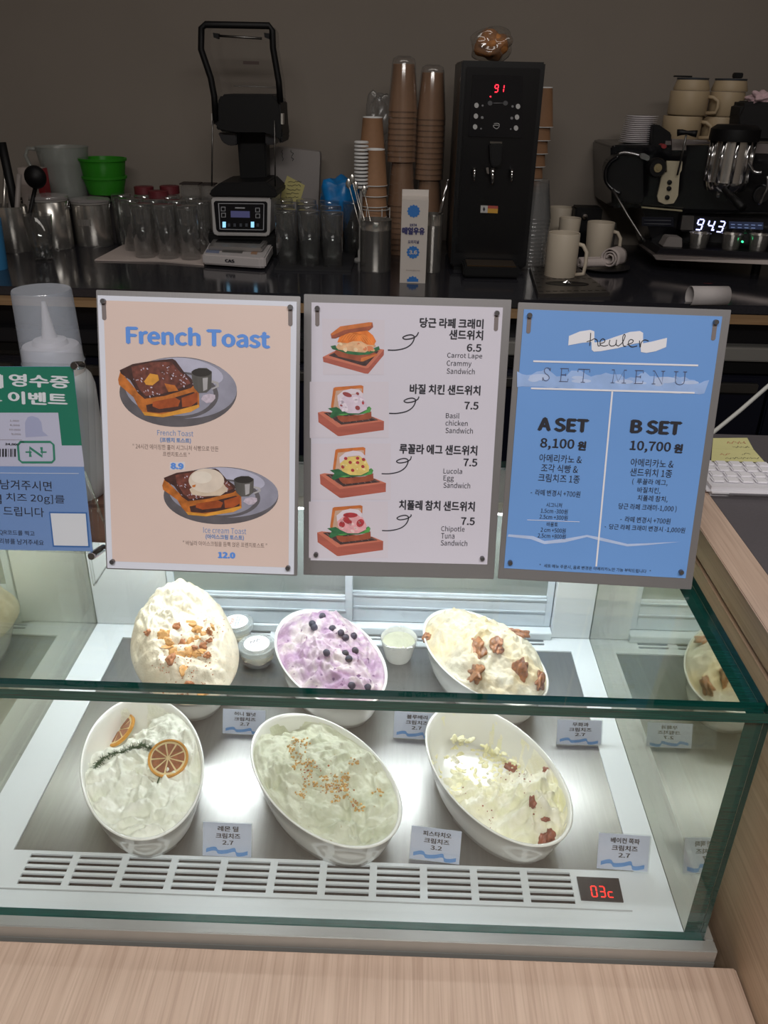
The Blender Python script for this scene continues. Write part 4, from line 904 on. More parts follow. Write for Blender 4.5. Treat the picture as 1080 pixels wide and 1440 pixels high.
for t, a, b, y, h, bo in (('A SET', 215, 432, 563, 56, .022), ('8,100', 222, 372, 650, 50, .008), ('원', 390, 424, 656, 38, .02), ('아메리카노 &', 217, 407, 714, 36, 0), ('조각 식빵 &', 225, 390, 758, 36, 0), ('크림치즈 1종', 212, 398, 802, 36, 0), ('-  라떼 변경시 +700원', 178, 400, 868, 27, 0), ('시그니처', 248, 318, 921, 20, 0), ('1.5cm -300원', 224, 344, 948, 21, 0), ('2.5cm +300원', 218, 344, 975, 21, 0),
                       ('바움토', 250, 300, 1007, 20, 0), ('2 cm +500원', 223, 335, 1033, 21, 0), ('2.5cm +800원', 210, 335, 1059, 21, 0), ('B SET', 628, 847, 574, 56, .022), ('10,700', 622, 803, 662, 50, .008), ('원', 820, 855, 668, 38, .02), ('아메리카노 &', 625, 817, 734, 36, 0), ('샌드위치 1종', 622, 810, 777, 36, 0), ('(  루꼴라 에그,', 632, 790, 819, 29, 0), ('바질치킨,', 655, 758, 856, 29, 0),
                       ('치폴레 참치,', 655, 790, 893, 29, 0), ('당근 라페 크래미-1,000 )', 570, 830, 933, 30, 0), ('-  라떼 변경시 +700원', 578, 803, 988, 26, 0), ('-  당근 라페 크래미 변경시 -1,000원', 507, 868, 1026, 27, 0), ('*   세트 메뉴 주문시, 음료 변경은 아메리카노만 가능 부탁드립니다   *', 215, 715, 1205, 18, 0)):
    S3.text(A3, t, a, b, y, h, KB, bo, .0009)
# -- acrylic event sign at the left
L1 = Crop(3.511, 0, 390)
r = empty('acrylic_sign', (0, 0, 0), label='clear acrylic stand holding a green and blue receipt event poster', cat='sign')
o4 = W(132, 776, y=.79); S4 = Sheet(r, o4, (1, -.02, -.006), (0, .27, .956))
x1, y0 = S4.loc(132.5, 778); xt, y1 = S4.loc(126, 497); x0 = x1-.215
for zz, nm in ((.0022, 'front_sheet'), (-.006, 'back_sheet')):
    bm = bmesh.new(); bbox(bm, x0, x1+(.004 if zz < 0 else 0), y0, y1+(.0 if zz > 0 else -.012), zz, zz+.0018, .0004); fin(nm, bm, ACR, r)
GP = mat('poster_green', c(30, 128, 104), .45, var=.03, vscale=6); BP = mat('poster_blue', c(126, 158, 214), .45, var=.03, vscale=6); PP = mat('poster_lilac', c(206, 204, 228), .45); GL2 = mat('poster_emblem_green', c(54, 140, 116), .5)
bm = bmesh.new(); P = [S4.loc(*L1.px(X, Y)) for X, Y in ((-330, 440), (362, 440), (459, 1352), (-330, 1340))]
a = [bm.verts.new((x, y, .0003)) for x, y in P]; b = [bm.verts.new((x, y, 0)) for x, y in P]; bm.faces.new(a[::-1]); bm.faces.new(b)
for i in range(4): bm.faces.new((a[i], b[i], b[(i+1) % 4], a[(i+1) % 4]))
fin('paper', bm, BP, r)
S4.poly(L1, [(-330, 441), (361, 441), (405, 830), (-330, 830)], GP, .0004, 'printed_ground'); S4.poly(L1, [(-330, 668), (288, 668), (306, 830), (404, 830), (417, 935), (-330, 930)], PP, .0005, 'printed_ground')
for t, a, b, y, h, bo, m in (('네이버', -270, 8, 508, 62, .03, WP), ('영수증', 50, 340, 512, 60, .014, WP), ('리뷰', -190, 2, 597, 62, .03, WP), ('이벤트', 45, 330, 598, 60, .014, WP), ('남겨주시면', 3, 256, 1026, 48, 0, KB), ('크림', -110, 8, 1092, 46, 0, KB), ('치즈 20g]를', 32, 320, 1093, 48, 0, KB), ('드립니다', 18, 218, 1156, 46, 0, KB), ('QR코드를 찍고', -2, 172, 1262, 27, 0, KB), ('리뷰를 남겨주세요', 0, 217, 1305, 27, 0, KB),
                          ('1,000', 50, 95, 709, 10, 0, GREY), ('4,500', 50, 98, 731, 10, 0, GREY), ('10,000', 46, 102, 753, 10, 0, GREY), ('9,000', 58, 104, 775, 10, 0, GREY), ('24,000', 28, 96, 825, 12, .02, KB)):
    S4.text(L1, t, a, b, y, h, m, bo, .0008)
S4.line(L1, [(-300, 963), (390, 968)], 2.5, WP, .0007, 'printed_rule'); S4.line(L1, [(-300, 799), (110, 803)], 1.6, GREY, .0007, 'printed_rule')
S4.poly(L1, [(125, 760), (125, 715), (138, 690), (160, 684), (190, 694), (205, 715), (212, 760), (240, 783), (128, 790)], mat('poster_receipt_shadow', c(178, 180, 214), .5), .0006)
rnd = random.Random(8); X = -120
while X < 84:
    w_ = rnd.choice((3, 4, 7, 9)); S4.poly(L1, [(X, 846), (X+w_, 846), (X+w_, 886), (X, 886)], KB, .0007, 'printed_bar'); X += w_+rnd.choice((4, 5, 7))
rr = [(103, 812), (250, 812), (266, 826), (270, 900), (258, 913), (110, 913), (96, 900), (90, 828), (103, 812), (120, 812)]
S4.line(L1, rr, 11, GL2, .0009, 'printed_emblem'); S4.line(L1, [(152, 886), (148, 840), (210, 884), (206, 838)], 14, GL2, .0009, 'printed_emblem'); S4.line(L1, [(128, 862), (158, 862)], 7, GL2, .001, 'printed_emblem'); S4.line(L1, [(202, 862), (232, 862)], 7, GL2, .001, 'printed_emblem')
S4.poly(L1, [(243, 1157), (430, 1160), (445, 1333), (262, 1330)], mat('poster_frame_blue', c(54, 110, 182), .5), .0006); S4.poly(L1, [(250, 1164), (424, 1166), (437, 1326), (268, 1323)], WP, .0007)
for X, Y, k in ((378, 436, 1), (462, 1370, 1)):
    x, y = S4.loc(*L1.px(X, Y)); lathe('standoff', [(.0045, -.03 if Y > 1000 else -.012), (.0045, .006), (.0038, .0072), (0, .0072)], CHROME, r, 20, (x, y, 0))
inv = r.matrix_world.inverted(); zg = zt+.0022
for xx in (x0+.03, x1-.01):
    a = S4.o+S4.ex*(xx)+S4.ey*(y0+.01)-S4.n*.007; a2 = S4.o+S4.ex*xx+S4.ey*(y0+.09)-S4.n*.007
    tube('rear_foot', [inv @ a2, inv @ Vector((a2.x, a2.y+.05, zg)), inv @ Vector((a.x, a.y, zg)), inv @ a], .002, ACR, r, 6)
# ================================================================ things standing behind the signs
PE = glassy('milky_plastic', (.86, .88, .9, 1), .08, .55, (.93, .93, .96, 1), .25); CAPW = mat('off_white_plastic', c(226, 216, 214), .4)
zb = zt+.0005
p = W(88, 640, z=zb+.028); by = .93; px_ = W(82, 600, y=by)
bx = W(84, 560, y=by).x
wb = empty('wooden_block', (bx+.012, by, zb), label='brown paper-wrapped block standing on the glass top behind the acrylic sign', cat='box')
box('wrapping', -.06, .055, -.035, .045, 0, .055, mat('brown_wrap', c(150, 112, 96), .6, var=.2, vscale=30), wb, .004)
bl_z = W(84, 545, y=by).z
sb = empty('squeeze_bottle', (bx, by, zb+.0555), label='clear plastic squeeze bottle with white nozzle under a tall clear cap', cat='bottle')
ztop = W(68, 407, y=by).z-(zb+.0555); k_ = ztop/.235
prof = [(0, .001), (.036, .001), (.040, .006), (.041, .03), (.041, .128), (.038, .140), (.033, .146), (.030, .148), (.030, .152)]
lathe('bottle_body', [(a*1.05, b*k_) for a, b in prof], PE, sb, 40)
lathe('bottle_contents', [(0, .004), (.036, .004), (.038, .01), (.038, .12*k_), (0, .12*k_)], mat('pale_syrup', c(214, 214, 224), .4, var=.05), sb, 36)
lathe('screw_cap', [(0, .146*k_), (.034, .146*k_), (.0345, .150*k_), (.0335, .172*k_), (.031, .176*k_), (.020, .177*k_), (.0185, .182*k_), (.0085, .184*k_), (.0055, .200*k_), (.0025, .222*k_), (0, .222*k_)], CAPW, sb, 40)
lathe('clear_cap', [(.0355, .158*k_), (.0345, .158*k_), (.0325, .233*k_), (.0315, .235*k_), (0, .235*k_)], glassy('cap_plastic', (.82, .86, .92, 1), .08, .24, (.8, .85, .95, 1), .12), sb, 40, cap=False)
bg = blob('blue_snack_bag', 1, (.045, .018, .05), mat('glossy_cyan_bag', c(60, 160, 206), .25, var=.3, vscale=30), 3, .35, 3); o = bpy.data.objects.new('blue_snack_bag', bg); COL.objects.link(o); o.location = (W(112, 570, y=.96).x+.02, .985, zb+.0555+.05)
o.location.z = zb+.046; tag(o, 'shiny cyan plastic bag standing behind the squeeze bottle on the case', 'bag')
# keyboard, notes and cable on the register counter
rz_ = .0; TZ2 = 1.0385
kp = [W(*q, z=TZ2+.012) for q in ((998, 658), (1062, 660), (1078, 676), (1080, 697), (1010, 697), (993, 690))]
kx, ky = W(994, 690, z=TZ2+.008).x, W(1020, 700, z=TZ2).y
kb = empty('keyboard', (kx, ky, TZ2), label='white computer keyboard on the dark grey register counter', cat='keyboard')
keyw = mat('keyboard_white', c(224, 222, 228), .45); box('body', 0, .30, 0, .098, .0, .014, keyw, kb, .006); 
box('front_slot', .03, .20, -.0008, .004, .0055, .0075, mat('slot_grey', c(120, 118, 124), .5), kb)
kc = mat('key_white', c(238, 236, 242), .5)
kme = None
for i in range(4):
    for j in range(13):
        x = .012+j*.0205+(i % 2)*.004; y = .018+i*.0192
        if x > .27: continue
        if kme is None: q = box('key', 0, .0172, 0, .0165, .0142, .0175, kc, kb, .0018); kme = q; q.location = (x, y, 0)
        else:
            q = kme.copy(); COL.objects.link(q); q.location = (x, y, 0)
NY = mat('note_yellow', c(226, 222, 160), .6, var=.03, vscale=20); PEN = mat('pen_black', c(60, 58, 60), .6); PENR = mat('pen_red', c(190, 70, 70), .6)
K1 = Crop(4.8, 960, 560)
def note(corners, strokes, label, zz):
    r = empty('sticky_note', (0, 0, 0), label=label, cat='note'); o = W(*K1.px(*corners[3]), z=TZ2+zz)
    S = Sheet(r, o, (1, 0, 0), (0, 1, 0)); P = [S.loc(*K1.px(*q)) for q in corners]
    bm = bmesh.new(); a = [bm.verts.new((x, y, .0008)) for x, y in P]; b = [bm.verts.new((x, y, 0)) for x, y in P]; bm.faces.new(a); bm.faces.new(b[::-1])
    for i in range(4): bm.faces.new((a[i], b[i], b[(i+1) % 4], a[(i+1) % 4]))
    fin('paper', bm, NY, r)
    rnd = random.Random(len(label))
    for (X0, X1, Y, h, m) in strokes:
        pts = []; X = X0
        while X < X1: pts.append((X, Y+rnd.uniform(-h, h))); X += rnd.uniform(4, 9)
        S.line(K1, pts, 3, m, .0011, 'handwriting')
note([(205, 272), (435, 270), (478, 349), (198, 344)], [(300, 425, 303, 9, PENR), (335, 455, 332, 9, PEN)], 'yellow sticky note with red handwriting, the one farther from the keyboard', .0004)
note([(198, 346), (480, 351), (552, 433), (192, 425)], [(250, 325, 383, 7, PENR), (400, 458, 380, 8, PEN), (288, 515, 409, 7, PEN)], 'yellow sticky note between the keyboard and the other note', .0004)
a = W(1003, 608, y=1.45); b = W(1080, 543, y=1.5); d = b+(b-a)*1.2
cb = tube('power_cable', [Vector((a.x-.06, 1.42, a.z-.10)), Vector((a.x-.02, 1.44, a.z-.022)), a, (a+b)/2+Vector((0, 0, -.002)), b, d], .004, mat('white_cable', c(200, 200, 196), .5)); tag(cb, 'white cable stretched in front of the navy fridge doors', 'cable')
# ================================================================ 
# ================================================================ back counter things
def stand(u, v, z=CT): return W(u, v, z=z)
def top(u, v, p): return W(u, v, y=p.y).z-p.z
def mpp(p): return (Vector(p)-CAM).dot(_F)/FPX          # metres per photo pixel there
GLS = glassy('tumbler_glass', (.93, .94, .94, 1), .10, .02, (.8, .8, .8, 1), .04, 2.2)
PET = glassy('pet_plastic', (.9, .9, .9, 1), .09, .07, (.7, .7, .7, 1), .1, 3)
FROST = glassy('frosted_plastic', (.8, .82, .8, 1), .06, .3, (.5, .52, .5, 1), .2)
KRAFT = mat('kraft_paper', c(148, 110, 80), .7, var=.06, vscale=60); RIMW = mat('cup_rim_white', c(225, 225, 225), .5)
POL = mat('polished_canister_steel', c(206, 202, 196), .24, .88)
# -- leftmost: utensil holder, blue cup, wooden saucer, tumbler
p = stand(22, 352)
uh = empty('utensil_holder', p, label='steel utensil holder at the far left end of the back counter', cat='utensil holder')
lathe('holder', [(.050, 0), (.052, .004), (.052, .125), (.050, .125), (.048, .01), (0, .008)], POL, uh)
def ut(name, cat, label, pts, r, m, extra=None):
    o = empty(name, Vector(pts[0]), label=label, cat=cat); tube('handle', [Vector(q)-Vector(pts[0]) for q in pts], r, m, o); 
    if extra: extra(o)
    return o
yy = p.y+.02
q0 = p+Vector((-.005, 0, .012))
tt = W(50, 262, y=yy)
def ladle_head(o):
    b = empty('x'); bpy.data.objects.remove(b)
    c0 = W(50, 249, y=yy-.01)-o.location; rr_ = 15*mpp(p)
    l = lathe('ladle_bowl', [(rr_, 0), (rr_*1.0, .004), (rr_*.8, .016), (rr_*.3, .024), (0, .025), (0, .022), (rr_*.7, .014), (rr_*.85, 0)], BLACK, o, 28); l.location = c0; l.rotation_euler = (math.radians(90), 0, 0)
    k = lathe('steel_disc', [(rr_*.5, -.001), (rr_*.5, -.003), (0, -.004)], POL, o, 24); k.location = c0+Vector((0, -.002, 0)); k.rotation_euler = (math.radians(90), 0, 0)
ut('ladle', 'ladle', 'black ladle with steel-centred round bowl raised over the canisters', [q0+Vector((.02, 0, 0)), (q0+tt)/2+Vector((.015, 0, 0)), tt], .006, BLACK, ladle_head)
def tong_head(o): pass
for k, (u0, v0, u1, v1, nm, lab, m, r) in enumerate([(12, 330, 8, 225, 'tongs', 'steel tongs leaning in the utensil holder', POL, .006), (20, 330, 15, 262, 'spatula', 'broad grey spatula handle in the utensil holder', mat('grey_handle', c(120, 114, 110), .5), .008), (30, 330, 27, 245, 'whisk', 'light grey handled whisk in the utensil holder', mat('light_handle', c(150, 142, 138), .5), .0075), (4, 330, 2, 200, 'scoop', 'black handled scoop, topmost item in the utensil holder', BLACK, .013)]):
    a = q0+Vector(((k-1.5)*.018, .01*((k % 2)*2-1), 0)); b = W(u1, v1, y=yy)
    ut(nm, nm, lab, [a, (a+b)/2, b], r, m)
p2_ = W(28, 262, y=p.y-.0)
sp = empty('paper_pack', p+Vector((.035, .13, 0)), label='small white and red package behind the ladle', cat='package')
hh = top(30, 235, p+Vector((.035, .13, 0)))
box('carton', -.038, .034, -.02, .02, 0, hh, mat('pack_white', c(170, 158, 152), .6, var=.05), sp, .002); box('red_band', .018, .036, -.0215, .021, hh-.08, hh-.002, mat('pack_red', c(150, 40, 48), .5), sp)
p = stand(-6, 378)
bcup = lathe('blue_cup', [(.030, 0), (.031, .003), (.036, top(0, 308, p)), (.034, top(0, 308, p)), (.029, .006), (0, .005)], mat('matt_blue', c(56, 128, 178), .5), None, 28, p)
tag(bcup, 'matt blue cup cut off by the picture edge at the counter end', 'cup')
p = stand(47, 345); k = mpp(p)
sa = lathe('wooden_saucer', [(.0, 0), (26*k, 0), (37*k, .008), (37*k, .011), (26*k, .004), (0, .004)], mat('saucer_wood', c(176, 148, 116), .5, var=.15, vscale=30), None, 40, p, smooth=True); tag(sa, 'round tan wooden saucer behind the lone drinking glass', 'saucer')
def tumbler_me(r0, r1, h, t=.0018):
    v, f = lathe_geo([(0, .0), (r0*.94, 0), (r0, .003), (r1, h), (r1-t, h), (r0-t, .010), (0, .009)], 26)
    me = bpy.data.meshes.new('tumbler'); me.from_pydata(v, [], f); me.update(); me.materials.append(GLS)
    for q in me.polygons: q.use_smooth = True
    return me
p = stand(62, 366); k = mpp(p)
t = bpy.data.objects.new('drinking_glass', tumbler_me(13*k, 20*k, top(56, 302, p))); COL.objects.link(t); t.location = p; tag(t, 'lone clear drinking glass standing upright in front of the wooden saucer', 'glass')
wt = lathe('water', [(0, .010), (13*k-.003, .011), (16*k-.003, .045), (0, .045)], glassy('water_clear', (.88, .9, .9, 1), .12), t, 24)
# canisters
def canister(u, v, vt, rpx, label, lab=True, yo=0):
    p = stand(u, v)+Vector((0, yo, 0)); k = mpp(p); R = rpx*k; H = top(u, vt, p); p.y += R
    o = empty('clip_top_canister', p, label=label, cat='canister', group='steel clip-top canisters')
    lathe('body', [(0, 0), (R*.97, 0), (R, .004), (R, H*.86), (R*.97, H*.87), (0, H*.87)], POL, o, 36)
    lathe('gasket', [(R*.99, H*.872), (R*1.02, H*.875), (R*1.02, H*.90), (R*.99, H*.903)], mat('gasket_grey', c(150, 146, 142), .6), o, 36)
    lathe('glass_lid', [(R*1.04, H*.905), (R*1.06, H*.93), (R*1.0, H*.965), (R*.5, H*.99), (0, H)], glassy('lid_glass', (.85, .85, .85, 1), .12, .3, (.6, .56, .56, 1), .1, 2), o, 36)
    for s in (-1, 1): tube('wire_clasp', [(s*R*1.03, -.01, H*.72), (s*R*1.08, -.012, H*.80), (s*R*1.10, 0, H*.92), (s*R*1.04, .01, H*.93)], .0014, CHROME, o, 6)
    if lab: 
        bm = bmesh.new(); pr = [bm.verts.new((R*1.006*math.sin(a), -R*1.006*math.cos(a), z)) for z in (H*.45, H*.58) for a in (-.5, -.25, 0, .25)]
        for i in range(3): bm.faces.new((pr[i], pr[i+1], pr[i+5], pr[i+4]))
        fin('label', bm, mat('tape_label', c(120, 116, 112), .6), o)
    return o
canister(70, 352, 275, 25, 'steel clip-top canister nearest the utensil holder', True, -.0)
canister(126, 348, 280, 26, 'steel clip-top canister with a taped label at the middle of the three')
canister(160, 344, 276, 19, 'slim steel clip-top canister beside the white cloth', False, .06)
# measuring jug and green tubs resting high behind
p = stand(86, 318); p.y = 2.70; k = mpp(p)
zt_ = W(86, 206, y=p.y).z; zb_ = W(86, 276, y=p.y).z
rk_ = empty('storage_crate', (W(112, 300, y=2.70).x, 2.70, CT), label='dark storage crate carrying the jug and the green colanders', cat='crate')
hz = zb_-CT; box('crate_body', -.155, .13, -.06, .085, 0, hz-.006, mat('crate_dark', c(44, 40, 42), .6), rk_, .004); box('crate_lid', -.16, .135, -.065, .09, hz-.0058, hz, mat('crate_lid', c(60, 56, 56), .5), rk_, .002)
jg = empty('measuring_jug', (W(96, 270, y=2.70).x, 2.70, zb_+.0003), label='frosted measuring jug with looped handle standing behind the canisters', cat='jug')
H = zt_-zb_; R0 = 26*k; R1 = 34*k
lathe('jug_body', [(R0, 0), (R0, .002), (R1*.98, H*.97), (R1*1.02, H), (R1, H), (R0*.97, .005), (0, .004)], FROST, jg, 32)
tube('handle', [(-R1*.9, 0, H*.93), (-R1*1.35, 0, H*.95), (-R1*1.5, 0, H*.80), (-R1*1.25, 0, H*.42), (-R0*1.0, 0, H*.18)], .006, FROST, jg, 8)
a = W(57, 216, y=2.68); b = W(60, 233, y=2.68)
tb = tube('white_handle_clip', [a, (a+b)/2, b], .006, mat('clip_white', c(160, 154, 150), .5)); bpy.data.objects[tb.name].parent = jg; tb.matrix_parent_inverse = Matrix.Translation(-jg.location)
GRN = glassy('green_plastic', (.16, .55, .12, 1), .06, .62, (.05, .36, .03, 1), .2)
for nm, lab, v0, v1, r0, r1 in (('green_colander', 'lower green plastic colander of the nested two', 272, 247, 23, 28), ('green_colander', 'upper green plastic colander with lipped rim', 254, 222, 26, 30)):
    zb2 = W(147, v0, y=2.70).z if v0 == 272 else W(147, v0, y=2.70).z
    zb2 = max(zb2, zb_+.0003); h_ = W(147, v1, y=2.70).z-zb2
    o = lathe(nm, [(0, 0), (r0*k, 0), (r0*k*1.02, .003), (r1*k, h_-.008), (r1*k*1.06, h_-.007), (r1*k*1.07, h_), (r1*k*.98, h_), (r0*k*.97, .006), (0, .005)], GRN, None, 32, (W(147, 250, y=2.70).x, 2.70, zb2)); tag(o, lab, 'colander', 'green colanders')
# white cloth and upturned tumblers
CLT = mat('dish_cloth', c(196, 182, 176), .9, bump=.5, bscale=300)
pts = [W(*q, z=CT) for q in ((133, 367), (225, 369), (287, 374), (300, 345), (292, 330), (190, 337))]
bm = bmesh.new(); o_ = pts[0]; a = [bm.verts.new(Vector((q.x, q.y, CT+.0005))-Vector((o_.x, o_.y, CT))) for q in pts]; b = [bm.verts.new(v.co+Vector((0, 0, .004))) for v in a]
bm.faces.new(a[::-1]); ftop = bm.faces.new(b)
for i in range(6): bm.faces.new((a[i], a[(i+1) % 6], b[(i+1) % 6], b[i]))
bmesh.ops.bevel(bm, geom=[e for e in ftop.edges], offset=.0015, segments=2, affect='EDGES')
o = fin('dish_cloth', bm, CLT, None, False, (o_.x, o_.y, CT)); tag(o, 'white folded dish cloth under the upturned glasses', 'cloth')
p = stand(205, 362); k = mpp(p); H = top(204, 288, p)
TUM = tumbler_me(14.5*k, 13.5*k, H)
def upturned(u, v, z0, label, group, me=None):
    p = W(u, v, z=CT+z0); o = bpy.data.objects.new('upturned_tumbler', me or TUM); COL.objects.link(o); o.location = p+Vector((0, 0, H)); o.rotation_euler = (math.pi, 0, 0)
    tag(o, label, 'glass', group); return o
rows = [(361, 205, 3, 32, 'front'), (351, 190, 4, 32, 'middle'), (342, 178, 4, 32, 'rear')]
ordw = ['first', 'second', 'third', 'fourth', 'fifth']
for v, u0, n, st, nm in rows:
    for i in range(n): upturned(u0+i*st, v+i*1.4, .0046, '%s upturned glass from the canisters in the %s row on the white cloth' % (ordw[i], nm), 'upturned glasses on the cloth')
mt_ = box('drying_mat', W(388, 378, z=CT).x, W(495, 378, z=CT).x, W(440, 382, z=CT).y, W(440, 338, z=CT).y, CT+.0003, CT+.006, mat('black_mat', c(30, 30, 34), .6)); tag(mt_, 'thin black drying mat under the glasses next to the scale', 'mat')
for v, u0, n, nm in ((371, 404, 3, 'front'), (360, 402, 3, 'middle'), (350, 400, 4, 'rear')):
    for i in range(n): upturned(u0+i*32, v+i*1.2, .0062, '%s upturned glass from the scale in the %s row on the black mat' % (ordw[i], nm), 'upturned glasses on the mat')
# maroon jars behind, clear jar
MAR = mat('maroon_lid', c(104, 34, 42), .5)
for (u, v, lab) in ((202, 262, 'maroon-lidded jar nearest the green colanders'), (222, 268, 'maroon-lidded jar, lowest of the three behind the glasses'), (238, 261, 'maroon-lidded jar nearest the square clear jar')):
    y_ = 2.66 if v < 265 else 2.61; t_ = W(u, v, y=y_); k = mpp(t_)
    o = empty('lidded_jar', (t_.x, y_, CT), label=lab, cat='jar', group='maroon lidded jars'); h_ = t_.z-CT
    lathe('jar_body', [(13*k, 0), (14*k, .004), (14*k, h_-.035), (12*k, h_-.024), (12*k, h_-.02)], PET, o, 24)
    lathe('jar_contents', [(0, .003), (13*k, .004), (13*k, h_*.6), (0, h_*.6)], mat('dark_grounds', c(60, 40, 32), .8, var=.2), o, 20)
    lathe('lid', [(13.5*k, h_-.022), (13.5*k, h_-.001), (12.8*k, h_), (0, h_)], MAR, o, 24)
y_ = 2.68
for u, v, hw, lab in ((268, 257, 13, 'square clear jar with dark rim behind the upturned glasses'), (293, 258, 9, 'small clear jar half hidden behind the blender')):
    t_ = W(u, v, y=y_); k = mpp(t_); h_ = t_.z-CT; o = empty('clear_jar', (t_.x, y_, CT), label=lab, cat='jar')
    box('jar_body', -hw*k, hw*k, -.02, .03, 0, h_-.004, PET, o, .004); box('rim', -hw*k-.002, hw*k+.002, -.023, .033, h_-.0038, h_, mat('dark_rim', c(50, 40, 38), .6), o, .001)
# ---------------------------------------------------------------- blender with raised sound cover
CB2 = Crop(3.511, 240, 10); yb = 2.47
p = stand(342, 352); p.y = yb
bl = empty('bar_blender', (CB2.at(345, 1100, y=yb).x, yb, CT), label='black and silver bar blender with raised clear sound cover', cat='blender')
SILV = mat('silver_housing', c(200, 198, 198), .35, .3)
zf0 = CB2.at(345, 1132, y=yb).z; 
prism('housing', CB2, [(200, 945), (212, 938), (482, 938), (494, 945), (490, 1118), (478, 1132), (222, 1128), (209, 1115)], yb, .2, SILV, bl, .003)
o = box('base_feet', -.10, .10, .02, .18, 0, zf0-CT+.004, BLACK, bl, .003)
pnl = prism('control_panel', CB2, [(212, 966), (220, 957), (470, 960), (477, 968), (475, 1108), (466, 1114), (236, 1110), (225, 1100)], yb-.004, .0035, mat('panel_gloss', c(16, 18, 24), .15), bl, .001)
def flat(name, cr, pts, y, m, par, d=.0008): return prism(name, cr, pts, y, d, m, par)
LT = mat('panel_line', c(170, 172, 178), .5)
for q in ([(234, 968), (462, 970), (462, 973), (234, 971)], [(234, 968), (238, 968), (246, 1098), (242, 1098)], [(459, 970), (462, 970), (460, 1102), (456, 1102)], [(242, 1095), (460, 1099), (460, 1102), (242, 1098)]): flat('panel_line', CB2, q, yb-.0052, LT, bl)
flat('screen', CB2, [(296, 1006), (390, 1008), (391, 1040), (297, 1038)], yb-.0055, mat('lcd_violet', c(84, 84, 122), .3, emit=c(80, 84, 130), estr=.25), bl)
for X, Y in ((259, 997), (261, 1027), (429, 1002), (430, 1031)):
    flat('button', CB2, [(X-11, Y-11), (X+11, Y-11), (X+11, Y+11), (X-11, Y+11)], yb-.006, LT, bl, .0018); flat('button_face', CB2, [(X-8, Y-8), (X+8, Y-8), (X+8, Y+8), (X-8, Y+8)], yb-.0065, BLACK, bl)
LITB = mat('lit_blue_white', c(150, 210, 255), .5, emit=c(150, 215, 255), estr=1.0)
for X in (264, 404): flat('lit_key', CB2, [(X-8, 1060), (X+8, 1060), (X+8, 1088), (X-8, 1088)], yb-.006, LITB, bl); 
for X in (288, 316, 346, 374, 430): flat('key', CB2, [(X-6, 1068), (X+6, 1068), (X+6, 1084), (X-6, 1084)], yb-.006, mat('dim_key', c(70, 74, 84), .5), bl)
flat('maker_mark', CB2, [(318, 988), (366, 989), (366, 995), (318, 994)], yb-.0055, LT, bl)
prism('deck', CB2, [(190, 912), (240, 868), (475, 862), (525, 910), (522, 942), (192, 936)], yb-.006, .19, BLACK, bl, .004)
prism('tower', CB2, [(322, 575), (468, 575), (476, 870), (344, 870)], yb+.12, .07, BLACK, bl, .004)
prism('cover_hinge', CB2, [(228, 470), (250, 430), (505, 432), (540, 465), (548, 600), (556, 640), (545, 682), (528, 655), (520, 622), (460, 618), (325, 618), (240, 615), (216, 590)], yb+.03, .15, BLACK, bl, .006)
prism('hinge_roll', CB2, [(232, 620), (325, 622), (325, 682), (290, 686), (255, 668)], yb+.06, .09, mat('dark_grey_plastic', c(48, 48, 52), .35), bl, .003); prism('hinge_roll', CB2, [(465, 622), (515, 622), (515, 680), (468, 680)], yb+.06, .09, M['dark_grey_plastic'], bl, .003)
oc = [(222, 560), (215, 440), (198, 350), (150, 208), (152, 104), (172, 86), (486, 92), (502, 116), (505, 200), (534, 370), (542, 470)]
P = [CB2.at(X, Y, y=yb+.03)-bl.location for X, Y in oc]; tube('cover_frame', P, .0085, BLACK, bl, 10)
bm = bmesh.new(); a = [bm.verts.new(q+Vector((0, .004, 0))) for q in P]; b = [bm.verts.new(q+Vector((0, .12, .0))) for q in P]
bm.faces.new([bm.verts.new(v.co.copy()) for v in b])
for i in range(len(P)-1): bm.faces.new((a[i], a[i+1], b[i+1], b[i]))
fin('sound_cover', bm, glassy('smoked_cover', (.86, .86, .86, 1), .05, .015, (.3, .3, .3, 1), .1), bl)
tube('cover_grip', [CB2.at(X, Y, y=yb+.02)-bl.location for X, Y in ((240, 142), (345, 148), (450, 155))], .003, DARKSTEEL, bl, 8)
for X in (222, 474): prism('latch', CB2, [(X-14, 126), (X+14, 130), (X+12, 158), (X-10, 150)], yb+.015, .02, BLACK, bl)
flat('cover_label', CB2, [(358, 266), (436, 268), (436, 284), (358, 282)], yb+.145, mat('label_brown', c(78, 62, 58), .6), bl)
tube('cover_ridge', [CB2.at(X, Y, y=yb+.14)-bl.location for X, Y in ((310, 388), (420, 392), (520, 398))], .0025, PET, bl, 6)
for X0, X1 in ((207, 203), (512, 517)): tube('side_rail', [CB2.at(X0, 560, y=yb+.02)-bl.location, CB2.at((X0+X1)/2, 700, y=yb+.02)-bl.location, CB2.at(X1, 885, y=yb+.02)-bl.location], .0022, DARKSTEEL, bl, 6)
for X in (205, 549): prism('pivot_cap', CB2, [(X-5, 525), (X+5, 527), (X+5, 580), (X-5, 578)], yb+.03, .03, mat('cap_pale', c(190, 186, 180), .4, .4), bl)
